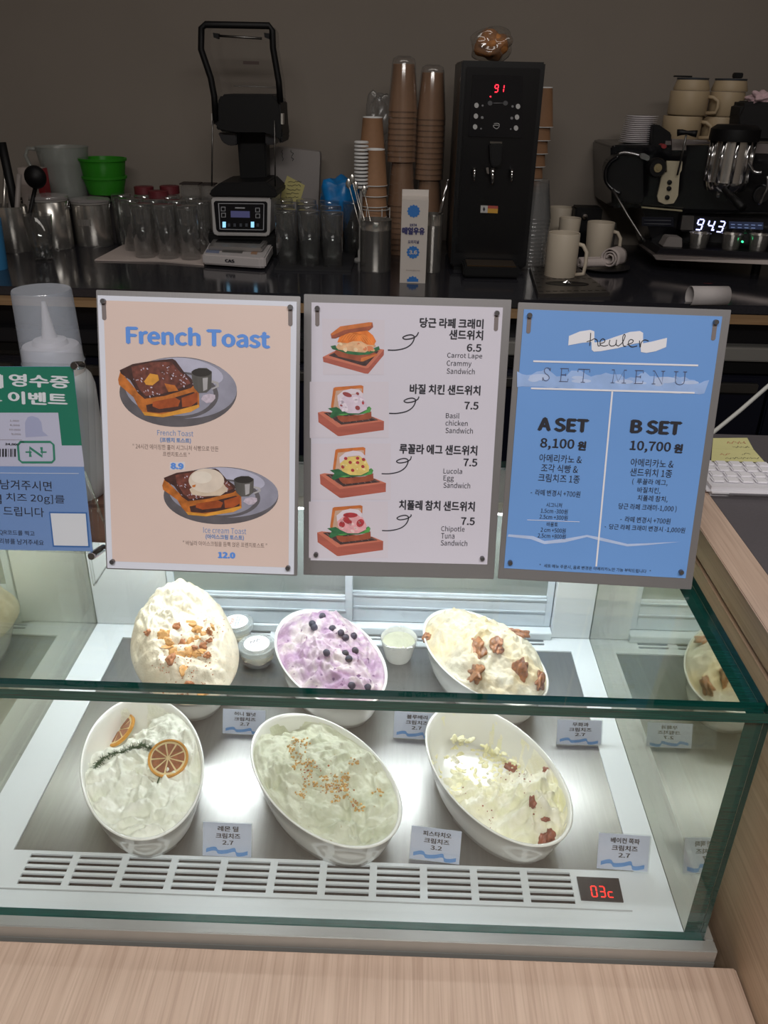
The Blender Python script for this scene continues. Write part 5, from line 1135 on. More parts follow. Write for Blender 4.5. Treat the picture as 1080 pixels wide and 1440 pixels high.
# scale in front
p = stand(332, 376); SY = p.y
scl = empty('kitchen_scale', p, label='white digital kitchen scale in front of the bar blender', cat='scale')
CS = CB2
zz0 = .008
def quadtop(pts, z0, z1, name, m, par, bev=.002):
    P = [CS.at(X, Y, z=CT+z1)-par.location for X, Y in pts]; bm = bmesh.new(); a = [bm.verts.new((q.x, q.y, z1)) for q in P]; b = [bm.verts.new((q.x, q.y, z0)) for q in P]; n = len(P)
    bm.faces.new(a); bm.faces.new(b[::-1])
    for i in range(n): bm.faces.new((a[i], b[i], b[(i+1) % n], a[(i+1) % n]))
    if bev: bmesh.ops.bevel(bm, geom=bm.edges[:], offset=bev, segments=2, affect='EDGES')
    return fin(name, bm, m, par)
SC = mat('scale_white', c(196, 190, 190), .45)
quadtop([(155, 1218), (440, 1238), (468, 1236), (505, 1172), (440, 1130), (230, 1120), (200, 1150)], .006, .034, 'body', SC, scl, .004)
for X, Y in ((185, 1235), (440, 1262), (260, 1150), (470, 1170)):
    q = CS.at(X, Y, z=CT); lathe('foot', [(.008, 0), (.008, .008), (0, .008)], BLACK, scl, 12, q-scl.location)
quadtop([(185, 1180), (450, 1190), (482, 1150), (400, 1120), (225, 1115)], .0345, .046, 'weighing_pan', mat('pan_steel', c(170, 166, 164), .3, .7), scl, .003)
quadtop([(222, 1158), (440, 1166), (455, 1150), (240, 1140)], .0462, .0475, 'pan_recess', BLACK, scl, 0)
# slanted front fascia: screen, keys, lettering
quadtop([(252, 1208), (352, 1214), (362, 1196), (262, 1190)], .0342, .0352, 'screen', mat('lcd_grey', c(84, 84, 82), .3), scl, 0)
quadtop([(172, 1210), (238, 1214), (242, 1200), (178, 1196)], .0342, .0350, 'key_panel', mat('key_blue_grey', c(120, 130, 160), .5), scl, 0)
quadtop([(395, 1218), (425, 1220), (430, 1206), (400, 1204)], .0342, .0350, 'key_panel', mat('key_brown', c(170, 130, 100), .5), scl, 0)
f0 = CS.at(265, 1262, y=SY+.0)-scl.location
mk = text_rect('lettering', 'CAS', 0, 0, .026, .0075, KB, scl, 0, .03); mk.rotation_euler = (math.radians(90), 0, 0)
qa = CS.at(155, 1218, z=CT+.034); qb = CS.at(440, 1238, z=CT+.034); dq = (qb-qa); mk.location = (qa+dq*.48)-scl.location+Vector((0, -.0016, -.0135)); mk.rotation_euler[2] = math.atan2(dq.y, dq.x)
# white box with notes behind, blue bag
yc = 2.72; cw = empty('white_board', (CB2.at(630, 900, y=yc).x, yc, CT), label='tall white cardboard box with faint handwriting behind the blender', cat='box')
zz = CB2.at(630, 905, y=yc).z
prism('cardboard', CB2, [(470, 700), (525, 690), (735, 715), (738, 740), (728, 1010), (470, 1010)], yc, .05, mat('white_card_board', c(150, 144, 142), .7), cw, .002)
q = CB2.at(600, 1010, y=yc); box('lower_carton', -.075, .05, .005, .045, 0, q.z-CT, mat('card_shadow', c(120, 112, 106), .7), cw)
def scribble(cr, X0, X1, Y, h, y, m, par, n=0):
    rnd = random.Random(int(X0+Y)); X = X0; pts = []
    while X < X1: pts.append(cr.at(X, Y+rnd.uniform(-h, h), y=y)-par.location); X += rnd.uniform(4, 8)
    if len(pts) > 2: tube('handwriting', pts, .0007, m, par, 4)
for X in (550, 600): 
    pts = [CB2.at(X+rnd.uniform(-8, 8), 705+i*9, y=yc-.0008)-cw.location for i in range(7)]; tube('handwriting', pts, .0008, PEN, cw, 4)
nt_ = empty('sticky_note', (CB2.at(605, 900, y=yc-.01).x, yc-.002, CB2.at(605, 960, y=yc).z), label='yellow handwritten note taped to the white box beside the blender', cat='note')
prism('paper', CB2, [(575, 832), (663, 880), (638, 962), (540, 955), (552, 900)], yc-.002, .0012, mat('note_dim_yellow', c(206, 196, 130), .6), nt_)
for i in range(5): scribble(CB2, 572-i*3+8, 650-i*4, 862+i*19, 5, yc-.0028, PEN, nt_)
bb_ = blob('blue_packet', 1, (27*mpp((0, 2.62, 1.1)), .04, 22*mpp((0, 2.62, 1.1))*1.6), mat('bright_blue_foil', c(24, 120, 190), .3, var=.3, vscale=25, bump=.5, bscale=40), 5, .45, 3)
q = W(477, 285, y=2.62); o = bpy.data.objects.new('blue_packet', bb_); COL.objects.link(o); o.location = (q.x, 2.62, CT+22*mpp((0, 2.62, 1.1))*1.6+.001); tag(o, 'crumpled bright blue packet behind the upturned glasses on the mat', 'packet')
o.location.z = W(477, 280, y=2.62).z-.01
st_ = box('packet_stand', o.location.x-.04, o.location.x+.04, 2.60, 2.66, CT+.0002, o.location.z-.05, BLACK); tag(st_, 'small black box under the crumpled blue packet', 'box')
# ---------------------------------------------------------------- paper cups, cutlery tins, milk carton
CC = Crop(3.6, 460, 20)
def cup_me(name, r_top, r_bot, h, m, base_m=None):
    """a paper cup upside down: narrow white base uppermost"""
    v, f = lathe_geo([(r_top+.0018, 0), (r_top+.0022, .002), (r_top, .004), (r_bot, h-.003), (r_bot, h), (r_bot-.003, h), (r_bot-.003, h-.006), (0, h-.006)], 24)
    me = bpy.data.meshes.new(name); me.from_pydata(v, [], f); me.update(); me.materials.append(m); me.materials.append(RIMW)
    for q in me.polygons:
        q.use_smooth = True; zc = q.center.z
        if base_m and (zc > h-.008): q.material_index = 1
        if base_m and zc < .003: q.material_index = 1
    return me
def cup_stack(name, u, v_base, y, r_top, r_bot, h, n, pitch, vtop, me, labf, group, tilt=0):
    """n nested upside-down cups whose topmost base reaches photo height vtop"""
    t = W(u, vtop, y=y); z0 = t.z-h-(n-1)*pitch; out = []
    for i in range(n):
        o = bpy.data.objects.new(name, me); COL.objects.link(o); o.location = (t.x+tilt*i*pitch, y, z0+i*pitch); tag(o, labf(i, n), 'paper cup', group); out.append(o)
    return z0
k = 2.24/FPX
kc_ = cup_me('paper_cup', .036, .028, .095, KRAFT, True)
lab1 = lambda which: (lambda i, n: ('topmost kraft cup of the %s' % which) if i == n-1 else ('%s kraft cup from the top of the %s' % (ORD[n-1-i], which)))
rackp = empty('cup_rack', (CC.at(240, 1020, y=2.50).x, 2.50, CT), label='white wire cup rack holding the short kraft cup stacks', cat='rack')
z1 = cup_stack('paper_cup', 527.0, 0, 2.50, .036, .028, .095, 7, .028, 209, kc_, lab1('front short stack with white bases'), 'kraft cups in the wire rack, front stack')
z2 = cup_stack('paper_cup', 524.0, 0, 2.59, .036, .028, .095, 9, .028, 164, kc_, lab1('rear short stack with white bases'), 'kraft cups in the wire rack, rear stack')
zr = min(z1, z2)-CT
box('rack_base', -.045, .045, -.045, .135, 0, max(.004, zr-.004), mat('rack_white', c(180, 178, 176), .5), rackp, .002)
for zz in (.045, .075, .105): tube('wire_hoop', [(.042*math.cos(a), .042*math.sin(a), zr+zz) for a in [i*math.pi/10 for i in range(20)]], .0014, M['rack_white'], rackp, 6, closed=True)
for a in range(6): tube('wire_upright', [(.0435*math.cos(a*1.05), .0435*math.sin(a*1.05), max(0, zr-.004)), (.0435*math.cos(a*1.05), .0435*math.sin(a*1.05), zr+.11)], .0014, M['rack_white'], rackp, 6)
lst = [bpy.data.objects.new('cup_lid', lathe_geo and None) for _ in ()]
lidv, lidf = lathe_geo([(.018, 0), (.02, .001), (.02, .004), (.017, .006), (0, .006)], 20); lm = bpy.data.meshes.new('small_white_lid'); lm.from_pydata(lidv, [], lidf); lm.materials.append(RIMW)
lt_ = CC.at(160, 618, y=2.47); lb_ = CC.at(150, 880, y=2.47); nl = int((lt_.z-lb_.z)/.0095)
ls = lathe('lid_rod_base', [(.022, 0), (.022, .004), (.004, .005), (.004, lb_.z-CT), (.02, lb_.z-CT), (0, lb_.z-CT+.0005)], M['rack_white'], None, 20, (lb_.x+.012, 2.47, CT)); tag(ls, 'white stand under the small lids beside the wire cup rack', 'stand'); ls.name = 'lid_stand'
for i in range(nl):
    o = bpy.data.objects.new('small_white_lid', lm); COL.objects.link(o); o.location = (lb_.x+.012, 2.47, lb_.z+.001+i*.0095); tag(o, ORD[nl-1-i]+' small white lid from the top of the slim stack against the kraft cups', 'lid', 'slim stack of white lids')
# two tall wrapped stacks
kc2 = cup_me('wrapped_cup', .040, .030, .118, KRAFT)
def tall(u, y, vt, vmid, which, npk1, npk2):
    t = W(u, vt+10, y=y); z0 = t.z-.118-(npk1-1)*.0145
    for i in range(npk1):
        o = bpy.data.objects.new('wrapped_cup', kc2); COL.objects.link(o); o.location = (t.x, y, z0+i*.0145); tag(o, ORD[npk1-1-i]+' brown cup down in the upper pack, '+which, 'paper cup', 'upper pack of the '+which)
    H1 = .118+(npk1-1)*.0145
    o = lathe('cup_sleeve', [(.0425, 0), (.0430, .03), (.0425, (npk1-1)*.0145), (.033, H1+.002), (.030, H1+.014), (.018, H1+.02), (.0, H1+.015)], glassy('cup_wrap_film', (.93, .93, .93, 1), .10, .03, (.8, .8, .8, 1), .12, 2.5), None, 28, (t.x, y, z0-.0005), cap=False); tag(o, 'clear film sleeve around the upper pack of the '+which, 'film sleeve')
    zt2 = z0-.001; H2 = zt2-(CT+.0005); n2 = int((H2-.118)/.0145)+1; pt = (H2-.118)/(n2-1)
    for i in range(n2):
        o = bpy.data.objects.new('wrapped_cup', kc2); COL.objects.link(o); o.location = (t.x+.003, y-.002, CT+.0005+i*pt); tag(o, ORD[n2-1-i]+' brown cup down in the lower pack, '+which, 'paper cup', 'lower pack of the '+which)
    o = lathe('cup_sleeve', [(.0425, 0), (.0430, .03), (.0425, (n2-1)*pt), (.033, H2-.001)], M['cup_wrap_film'], None, 28, (t.x+.003, y-.002, CT+.0003), cap=False); tag(o, 'clear film sleeve around the lower pack of the '+which, 'film sleeve')
tall(568, 2.60, 80, 190, 'tall cup tower nearest the wire rack', 10, 10)
tall(608.5, 2.62, 92, 235, 'tall cup tower nearest the water boiler', 12, 8)
q = W(533, 150, y=2.72); bg = blob('plastic_bag', 1, (.038, .02, .075), glassy('bag_film', (.9, .9, .9, 1), .12, .1, (.5, .5, .5, 1), .2, 2), 9, .5, 4)
o = bpy.data.objects.new('plastic_bag', bg); COL.objects.link(o); o.location = q+Vector((0, 0, -.03)); tag(o, 'crumpled clear plastic bag bulging behind the cup stacks', 'bag')
hk = lathe('wall_hook', [(.003, 0), (.003, .10), (.006, .102), (0, .103)], DARKSTEEL, None, 10, (q.x, 2.859, q.z+.02)); hk.rotation_euler = (math.radians(90), 0, 0); tag(hk, 'small steel wall hook carrying the clear plastic bag', 'hook')
def tin(u, v, vt, rpx, label, y=None):
    p = stand(u, v); k = mpp(p); R = rpx*k; p.y += R; H = top(u, vt, p)
    o = empty('cutlery_tin', p, label=label, cat='tin'); lathe('tin_wall', [(0, .001), (R*.97, 0), (R, .004), (R, H*.8), (R*1.02, H*.81), (R, H*.83), (R*1.01, H-.003), (R*1.04, H), (R*.98, H), (R*.96, .01), (0, .008)], POL, o, 40); return o, p, R, H
t1, pt1, R1_, H1_ = tin(527, 384, 308, 22, 'round steel tin of spoons in front of the kraft cups')
for k_, (u, v) in enumerate(((490, 258), (495, 252), (500, 262), (512, 268))):
    a = pt1+Vector(((k_-1.5)*.008, .01*(k_ % 2)-.01, .01)); b = W(u, v, y=pt1.y-.01+.01*k_); o = empty('long_spoon', a, label='%s long steel spoon counted from the blender side in the tin' % ordw[k_], cat='spoon', group='spoons in the steel tin')
    tube('stem', [Vector((0, 0, 0)), (b-a)*.5, b-a], .0016, POL, o, 6); e = lathe('spoon_bowl', [(0, -.014), (.006, -.008), (.0075, 0), (.005, .009), (0, .013)], POL, o, 12, b-a, 1, .3)
t2, pt2, R2_, H2_ = tin(606, 384, 300, 14, 'narrow steel tin half hidden behind the milk carton')
a = pt2+Vector((-.01, 0, .012)); b = W(629, 257, y=pt2.y)
o = empty('steel_tongs', a, label='bright steel tongs slanting out of the narrow tin', cat='tongs'); tube('arm', [Vector((0, 0, 0)), (b-a)*.7, b-a], .0045, CHROME, o, 8); tube('tip', [b-a, (b-a)*1.04], .0018, CHROME, o, 6)
# milk carton
p = stand(579, 398); k = mpp(p); cx_ = CC.at(432, 1358, y=p.y).x
ck = empty('milk_carton', (cx_, p.y, CT), label='white milk carton with blue flower marks standing in front of the tins', cat='carton')
hw = 18*k; zsh = CC.at(435, 940, y=p.y).z-CT; ztp = CC.at(435, 895, y=p.y).z-CT
CTW = mat('carton_white', c(206, 198, 192), .45)
bm = bmesh.new(); d = 2*hw
v = [bm.verts.new(q) for q in ((-hw, 0, 0), (hw, 0, 0), (hw, d, 0), (-hw, d, 0), (-hw, 0, zsh), (hw, 0, zsh), (hw, d, zsh), (-hw, d, zsh), (-hw, d*.42, ztp-.014), (hw, d*.42, ztp-.014), (hw, d*.58, ztp-.014), (-hw, d*.58, ztp-.014), (-hw, d*.45, ztp), (hw, d*.45, ztp), (hw, d*.55, ztp), (-hw, d*.55, ztp))]
for q in ((0, 3, 2, 1), (0, 1, 5, 4), (1, 2, 6, 5), (2, 3, 7, 6), (3, 0, 4, 7), (4, 5, 9, 8), (6, 7, 11, 10), (5, 6, 10, 9), (7, 4, 8, 11), (8, 9, 13, 12), (9, 10, 14, 13), (10, 11, 15, 14), (11, 8, 12, 15), (12, 13, 14, 15)): bm.faces.new([v[i] for i in q])
fin('carton_body', bm, CTW, ck)
MB = mat('carton_blue', c(48, 118, 196), .5); MN = mat('carton_navy', c(60, 60, 110), .5)
def flower(X, Y, r, half=False):
    n = 48; pts = []
    for i in range(n):
        a = 2*math.pi*i/n; R_ = r*(1+.09*math.cos(12*a)); pts.append((X+R_*math.cos(a), min(Y+R_*math.sin(a), 1354) if half else Y+R_*math.sin(a)))
    o = ck.location; P = [CC.at(x, y, y=p.y)-o for x, y in pts]; bm = bmesh.new(); bm.faces.new([bm.verts.new((q.x, -.0006, q.z)) for q in P]); return fin('printed_flower', bm, MB, ck)
flower(438, 997, 31); flower(435, 1205, 31); flower(433, 1358, 31, True)
def ctext(t, X, Y, wd, ht_, m, b=0):
    q = CC.at(X, Y, y=p.y)-ck.location; o = text_rect('lettering', t, 0, 0, wd/3.6*k, ht_/3.6*k, m, ck, 0, b); o.rotation_euler = (math.radians(90), 0, 0); o.location = (q.x, -.0012, q.z)
ctext('매일우유', 437, 1097, 108, 32, MN, .03); ctext('오리지널', 437, 1152, 54, 16, MN, .01); ctext('3.6', 435, 1205, 38, 18, CTW, .02); ctext('1974', 436, 1067, 34, 12, MN, .02); ctext('우리 매일 좋은 우유', 434, 1297, 70, 6, GREY)
# ---------------------------------------------------------------- water boiler
CDp = Crop(3.511, 620, 20); p = stand(682, 379); yw = 2.36
MBK = mat('satin_black_metal', c(15, 15, 18), .35, .2)
wl = CDp.at(62, 1130, y=yw).x; zt3 = CDp.at(295, 232, y=yw).z-CT
wb_ = empty('water_boiler', (CDp.at(290, 700, y=yw).x-.008, yw, CT), label='tall black hot water dispenser with red temperature digits', cat='water dispenser')
hwid = 56.5*mpp((0, yw, 1.4))
box('body', -hwid, hwid, 0, .32, .012, zt3, MBK, wb_, .004); box('foot_plate', -hwid+.01, hwid-.01, .01, .3, 0, .012, BLACK, wb_)
box('face_plate', -hwid+.012, hwid-.012, -.0045, -.0002, .05, zt3-.014, mat('face_black', c(18, 18, 21), .28, .3), wb_, .003)
gp = prism('touch_panel', CDp, [(158, 298), (405, 305), (400, 612), (135, 605)], yw-.008, .0032, mat('panel_gloss', c(16, 18, 24), .15), wb_, .001)
o_ = CDp.at(264, 384, y=yw-.0088); vv = []; ff = []; kk = mpp(o_)/3.511
for j, ch in enumerate('91'):
    for q in seven(ch, j*28*kk, 0, 16*kk, 32*kk, 5*kk, .08):
        vv += [(o_.x-wb_.location.x+w_.x, -.0088, o_.z-CT+w_.y) for w_ in q]; i = len(vv); ff.append((i-4, i-3, i-2, i-1))
mesh('digits', vv, ff, mat('red_led_bright', c(255, 50, 70), .5, emit=c(255, 40, 60), estr=2.2), wb_)
PK = mat('panel_icon_white', c(190, 190, 190), .5)
def pdisc(name, X, Y, r, m, y=yw-.009, n=14, par=None): return prism(name, CDp, ell(X, Y, r, r, n), y, .0008, m, par or wb_)
pdisc('red_dot', 245, 407, 4, M['red_led_bright'])
for X, Y in ((176, 450), (173, 503), (169, 556), (381, 455), (376, 508), (371, 562)): prism('cup_button', CDp, ell(X, Y, 11, 13, 16), yw-.0095, .0012, PK, wb_)
for X, Y, r in ((206, 451, 5), (204, 510, 7), (198, 565, 4), (354, 455, 6), (350, 513, 7), (345, 567, 4)): pdisc('icon', X, Y, r, mat('icon_grey', c(130, 130, 134), .5))
for X in (243, 319): prism('icon_ring', CDp, ell(X, 439, 12, 12, 16), yw-.0092, .0006, mat('icon_dim', c(80, 80, 84), .5), wb_)
tube('icon_line', [CDp.at(X, 439, y=yw-.009)-wb_.location for X in (258, 282, 305)], .0008, M['icon_grey'], wb_, 4)
tube('emblem', [CDp.at(X, Y, y=yw-.009)-wb_.location for X, Y in smooth_pts([(262, 540), (285, 540), (287, 556), (274, 566), (260, 556), (262, 548), (284, 549)], 3)], .0009, PK, wb_, 5)
flat('spout_slot', CDp, [(242, 628), (303, 630), (302, 640), (243, 638)], yw-.006, mat('slot_steel', c(90, 84, 78), .4, .5), wb_)
prism('spout_housing', CDp, [(240, 640), (305, 640), (298, 740), (285, 755), (255, 755), (245, 735)], yw-.03, .025, BLACK, wb_, .003)
def tap(X, Y0, Y1, r):
    a = CDp.at(X, Y0, y=yw-.035)-wb_.location; b = CDp.at(X-3, Y1, y=yw-.035)-wb_.location
    tube('spout', [Vector((a.x, -.004, a.z)), a, (a+b)/2, b], r, CHROME, wb_, 10, rs=[r*1.3, r*1.7, r, r*.9]); 
tap(257, 770, 840, .004); tap(167, 768, 822, .0028); tap(352, 774, 826, .0028)
prism('tap_lever', CDp, [(222, 758), (236, 756), (238, 790), (228, 786)], yw-.03, .01, CHROME, wb_, .001)
flat('warning_label', CDp, [(197, 944), (232, 945), (230, 981), (195, 980)], yw-.0055, mat('label_white', c(190, 188, 186), .5), wb_); flat('warning_label', CDp, [(232, 945), (282, 947), (282, 961), (232, 959)], yw-.0055, mat('label_red', c(176, 80, 70), .5), wb_); flat('warning_label', CDp, [(232, 959), (282, 961), (280, 983), (230, 981)], yw-.0055, mat('label_amber', c(206, 156, 60), .5), wb_)
flat('drop_mark', CDp, [(213, 950), (219, 962), (213, 975), (207, 962)], yw-.0062, KB, wb_)
box('drip_tray', -hwid+.03, hwid-.03, -.10, -.005, .004, .03, BLACK, wb_, .004); box('drip_grate', -hwid+.04, hwid-.04, -.09, -.01, .0305, .033, mat('grate_bronze', c(92, 74, 54), .35, .8), wb_)
# wrapped bread on top
q = W(691, 64, y=yw+.12); zt_b = CT+zt3
bd = empty('wrapped_bread', (q.x, yw+.12, zt_b+.0005), label='brown bread in crinkled clear wrap on top of the black water dispenser', cat='bread')
hb = (W(691, 42, y=yw+.12).z-zt_b)
me = blob('loaf', 1, (.042, .03, hb*.45), mat('bread_crust', c(176, 116, 62), .7, var=.3, vscale=50, bump=.8, bscale=120), 2, .35, 4); o = bpy.data.objects.new('loaf', me); COL.objects.link(o); o.parent = bd; o.location = (0, 0, hb*.50)
me = blob('clear_wrap', 1, (.053, .036, hb*.53), glassy('bread_wrap', (.93, .92, .9, 1), .12, .06, (.7, .66, .6, 1), .1, 2.2), 8, .45, 4); o = bpy.data.objects.new('clear_wrap', me); COL.objects.link(o); o.parent = bd; o.location = (0, 0, hb*.54)
# cups beyond the boiler
kc3 = cup_me('paper_cup', .041, .030, .10, KRAFT, True)
yk = 2.56; t = W(764, 122, y=yk); n = 9; pitch = .034; z0 = t.z-.10-(n-1)*pitch
for i in range(n):
    if z0+i*pitch < CT: continue
    o = bpy.data.objects.new('paper_cup', kc3); COL.objects.link(o); o.location = (t.x-.020-.0*(n-i), yk, z0+i*pitch); tag(o, ORD[n-1-i]+' white-rimmed kraft cup from the top of the stack beyond the water dispenser', 'paper cup', 'kraft cups beyond the water dispenser')
    o.location.x = t.x-.004-.0035*(n-1-i)
zlow = min(z0+i*pitch for i in range(n) if z0+i*pitch >= CT)
stx = lathe('cup_stand', [(.03, 0), (.04, .004), (.006, .006), (.006, zlow-CT-.002), (.02, zlow-CT-.001), (0, zlow-CT-.0005)], BLACK, None, 20, (t.x-.030, yk, CT)); tag(stx, 'black stand under the kraft cups beyond the water dispenser', 'stand')
CF = Crop(6, 720, 240); yp = 2.44
pc_v, pc_f = lathe_geo([(.046, 0), (.047, .002), (.045, .004), (.031, .10), (.030, .102), (0, .102)], 24); pcm = bpy.data.meshes.new('plastic_cup'); pcm.from_pydata(pc_v, [], pc_f); pcm.materials.append(PET)
for q in pcm.polygons: q.use_smooth = True
t = W(757, 252, y=yp); zz = t.z-.102; n = int((zz-CT)/.0095)
for i in range(n+1):
    o = bpy.data.objects.new('plastic_cup', pcm); COL.objects.link(o); o.location = (W(752, 300, y=yp).x, yp, CT+.0005+(zz-CT)*i/n); tag(o, ORD[n-i]+' clear plastic cup from the top of the upturned stack next to the water dispenser', 'plastic cup', 'upturned clear cups')
# mugs
def mug(u, v, vt, rpx, H=None, label='', m=CREAMCER, hd=1, hrot=0, z=CT, cat='mug', taper=1.0, name='mug', shank=.75, group=None, y=None):
    p = W(u, v, z=z) if y is None else Vector((W(u, v, y=y).x, y, z)); k = mpp(p); R = rpx*k
    if y is None: p.y += R
    H = H or top(u, vt, p); o = empty(name, p, hrot, label=label, cat=cat, group=group)
    lathe('cup_body', [(0, .001), (R*taper*.93, 0), (R*taper, .004), (R, H-.002), (R*.98, H), (R*.93, H-.001), (R*taper*.9, .008), (0, .007)], m, o, 36)
    if hd:
        tube('handle', [(R*.95, 0, H*.78), (R*1.25, 0, H*.76), (R*1.52, 0, H*.62), (R*1.55, 0, H*.38), (R*1.5, 0, H*.16), (R*taper*.97, 0, H*.12)], .0052, m, o, 8)
    return o
MUGW = mat('off_white_stoneware', c(200, 188, 170), .5)
mug(790, 397, 327, 22, label='large off-white mug standing on the rinser tray', m=MUGW, hrot=-.3)
mug(842, 372, 312, 19, label='off-white mug behind the towels', m=MUGW, hrot=-.2, taper=.85)
mug(798, 366, 306, 15, label='off-white mug between the clear cup stack and the rear mug', m=MUGW, hd=0, taper=.85)
mug(785, 352, 291, 17, label='pale bowl-shaped mug partly hidden at the very rear', m=MUGW, hd=0)
p = stand(829, 352); p.y = 2.70; hb_ = W(829, 291, y=2.70).z-CT
gb = empty('black_grinder', p, label='small black box-shaped grinder with steel knob behind the mugs', cat='grinder'); gb.location.x = W(826, 300, y=2.70).x
box('body', -.042, .042, -.02, .05, 0, hb_, BLACK, gb, .005); lathe('knob', [(.008, 0), (.008, .012), (0, .013)], CHROME, gb, 16, (-.012, -.02, hb_-.025)).rotation_euler = (math.radians(90), 0, 0)
tub_ = lathe('clear_canister', [(.026, 0), (.027, .003), (.027, top(858, 320, stand(858, 372))), (.025, top(858, 320, stand(858, 372))), (.025, .005), (0, .004)], PET, None, 24, stand(862, 368)+Vector((-.02, .05, 0))); tag(tub_, 'small clear plastic canister right behind the rolled towel', 'canister')
# rinser tray with star
pts = [W(*q, z=CT+.012) for q in ((745, 373), (812, 374), (858, 410), (757, 412))]
rt_ = empty('pitcher_rinser', (pts[3].x, pts[3].y, CT), label='steel pitcher rinser tray with a star-shaped nozzle', cat='rinser')
o_ = rt_.location; bm = bmesh.new(); a = [bm.verts.new((q.x-o_.x, q.y-o_.y, .010)) for q in pts]; b = [bm.verts.new((q.x-o_.x, q.y-o_.y, 0)) for q in pts]; bm.faces.new(a); bm.faces.new(b[::-1])
for i in range(4): bm.faces.new((a[i], b[i], b[(i+1) % 4], a[(i+1) % 4]))
fin('tray', bm, mat('rinser_steel', c(110, 106, 104), .35, .9), rt_)
def bil(s, t): return pts[3].lerp(pts[2], s).lerp(pts[0].lerp(pts[1], s), t)-Vector((o_.x, o_.y, 0))
bm = bmesh.new()
for j in range(7):
    for i in range(10):
        s = (i+.5)/10; t = (j+.5)/7; q = bil(s, t); 
        if abs(s-.5) < .36 and .12 < t < .5: continue
        q2 = bil(s+.05, t); hw2 = (q2-q).length*.6; vs = [bm.verts.new((q.x+dx, q.y+dy, .0104)) for dx, dy in ((-hw2, -.003), (hw2, -.003), (hw2, .003), (-hw2, .003))]; bm.faces.new(vs)
tag(fin('drain_slots', bm, BLACK, rt_), kind='stuff')
ce = bil(.5, .32); lathe('rinse_well', [(.0, .0106), (.052, .0106), (.055, .0112), (.056, .0104)], BLACK, rt_, 32, (ce.x, ce.y, 0), 1, .45)
bm = bmesh.new(); cv = bm.verts.new((0, 0, .019)); rg = [bm.verts.new((.011*(1 if i % 2 else .5)*math.cos(i*math.pi/5), .011*(1 if i % 2 else .5)*math.sin(i*math.pi/5), .0125)) for i in range(10)]
for i in range(10): bm.faces.new((cv, rg[i], rg[(i+1) % 10]))
fin('star_nozzle', bm, CHROME, rt_, False, (ce.x, ce.y, 0))
# towels
TW = mat('white_towel', c(198, 186, 182), .95, bump=1, bscale=500)
p = stand(852, 384); tp = lathe('towel_plate', [(0, 0), (.05, 0), (.075, .008), (.076, .010), (.05, .004), (0, .004)], mat('dark_plate', c(46, 44, 46), .3), None, 36, p+Vector((0, .05, 0))); tag(tp, 'dark shallow plate under the rolled white towels', 'plate')
def roll(name, c0, L, r, rz, label, turns=2.6, sq=1.0):
    n = 70; v = []; f = []
    for i in range(n):
        a = turns*2*math.pi*i/(n-1); rr_ = r*(.25+.75*i/(n-1))+.0006*math.sin(i*1.3)
        for x in (-L/2, -L/4, 0, L/4, L/2): v.append((x, rr_*math.cos(a), r+rr_*math.sin(a)*sq))
    for i in range(n-1):
        for j in range(4): f.append((i*5+j, i*5+j+1, (i+1)*5+j+1, (i+1)*5+j))
    o = mesh(name, v, f, TW, None, True); s = o.modifiers.new('t', 'SOLIDIFY'); s.thickness = .0035; o.location = c0; o.rotation_euler = (0, 0, rz); tag(o, label, 'towel'); return o
roll('rolled_towel', p+Vector((.028, .055, .008)), .055, .026, .9, 'thick rolled white towel standing highest on the dark plate')
roll('rolled_towel', p+Vector((-.022, .045, .006)), .10, .014, .25, 'flat folded white towel lying ahead of the rolled one', 2.2, .8)
# receipt roll
p = stand(988, 428); rp = empty('receipt_roll', p, label='curled white receipt strip at the front edge of the back counter', cat='paper'); v = []; f = []; R = .026; n = 24
for i in range(n+1):
    a = math.radians(-100+335*i/n)
    for x in (-.035, .058): v.append((x+.02*0, R*math.sin(a)*.9, R+R*math.cos(a)*.95))
for i in range(n): f.append((2*i, 2*i+1, 2*i+3, 2*i+2))
o = mesh('paper_curl', v, f, mat('receipt_white', c(196, 190, 190), .7), rp, True); o.location.z = .001; s = o.modifiers.new('t', 'SOLIDIFY'); s.thickness = .0006
rp.rotation_euler = (0, 0, .1); rp.location.y += .03
text_rect('lettering', '5,000', .0, 0, .02, .006, PENR, rp, 0).location = (.005, -.02, .048); rp.children[-1].rotation_euler = (math.radians(50), 0, 0)
# ---------------------------------------------------------------- espresso machine
CE = Crop(4, 840, 80)
ye = lambda u: 2.50-.0007*(u-860)
em = empty('espresso_machine', (CE.at(500, 1200, y=2.44).x, 2.44, CT), label='black lever espresso machine showing 94.3 in lit digits', cat='espresso machine')
MG = mat('gloss_black_enamel', c(16, 16, 20), .22, .2, coat=.4)
def E(name, pts, dy, d, m, bev=0): return prism(name, CE, pts, lambda u: ye(u)+dy, d, m, em, bev)
E('body', [(75, 505), (100, 495), (1300, 500), (1300, 880), (480, 880), (250, 850), (82, 850)], .08, .26, MG, .004)
E('lower_body', [(250, 850), (480, 872), (1300, 900), (1300, 1130), (330, 1100)], .10, .22, MG)
E('side_shield', [(45, 640), (60, 585), (120, 545), (260, 560), (262, 800), (240, 830), (150, 820), (90, 760), (50, 700)], .03, .05, mat('shield_black', c(20, 20, 22), .3), .004)
E('rear_rail', [(420, 462), (620, 468), (620, 478), (500, 474), (500, 525), (420, 525)], .07, .01, mat('rail_steel', c(160, 150, 148), .35, .8)); E('rear_rail', [(870, 486), (1300, 500), (1300, 555), (850, 540)], .07, .01, M['rail_steel'])
q = lambda X, Y, dy: CE.at(X, Y, y=lambda u: ye(u)+dy)-em.location
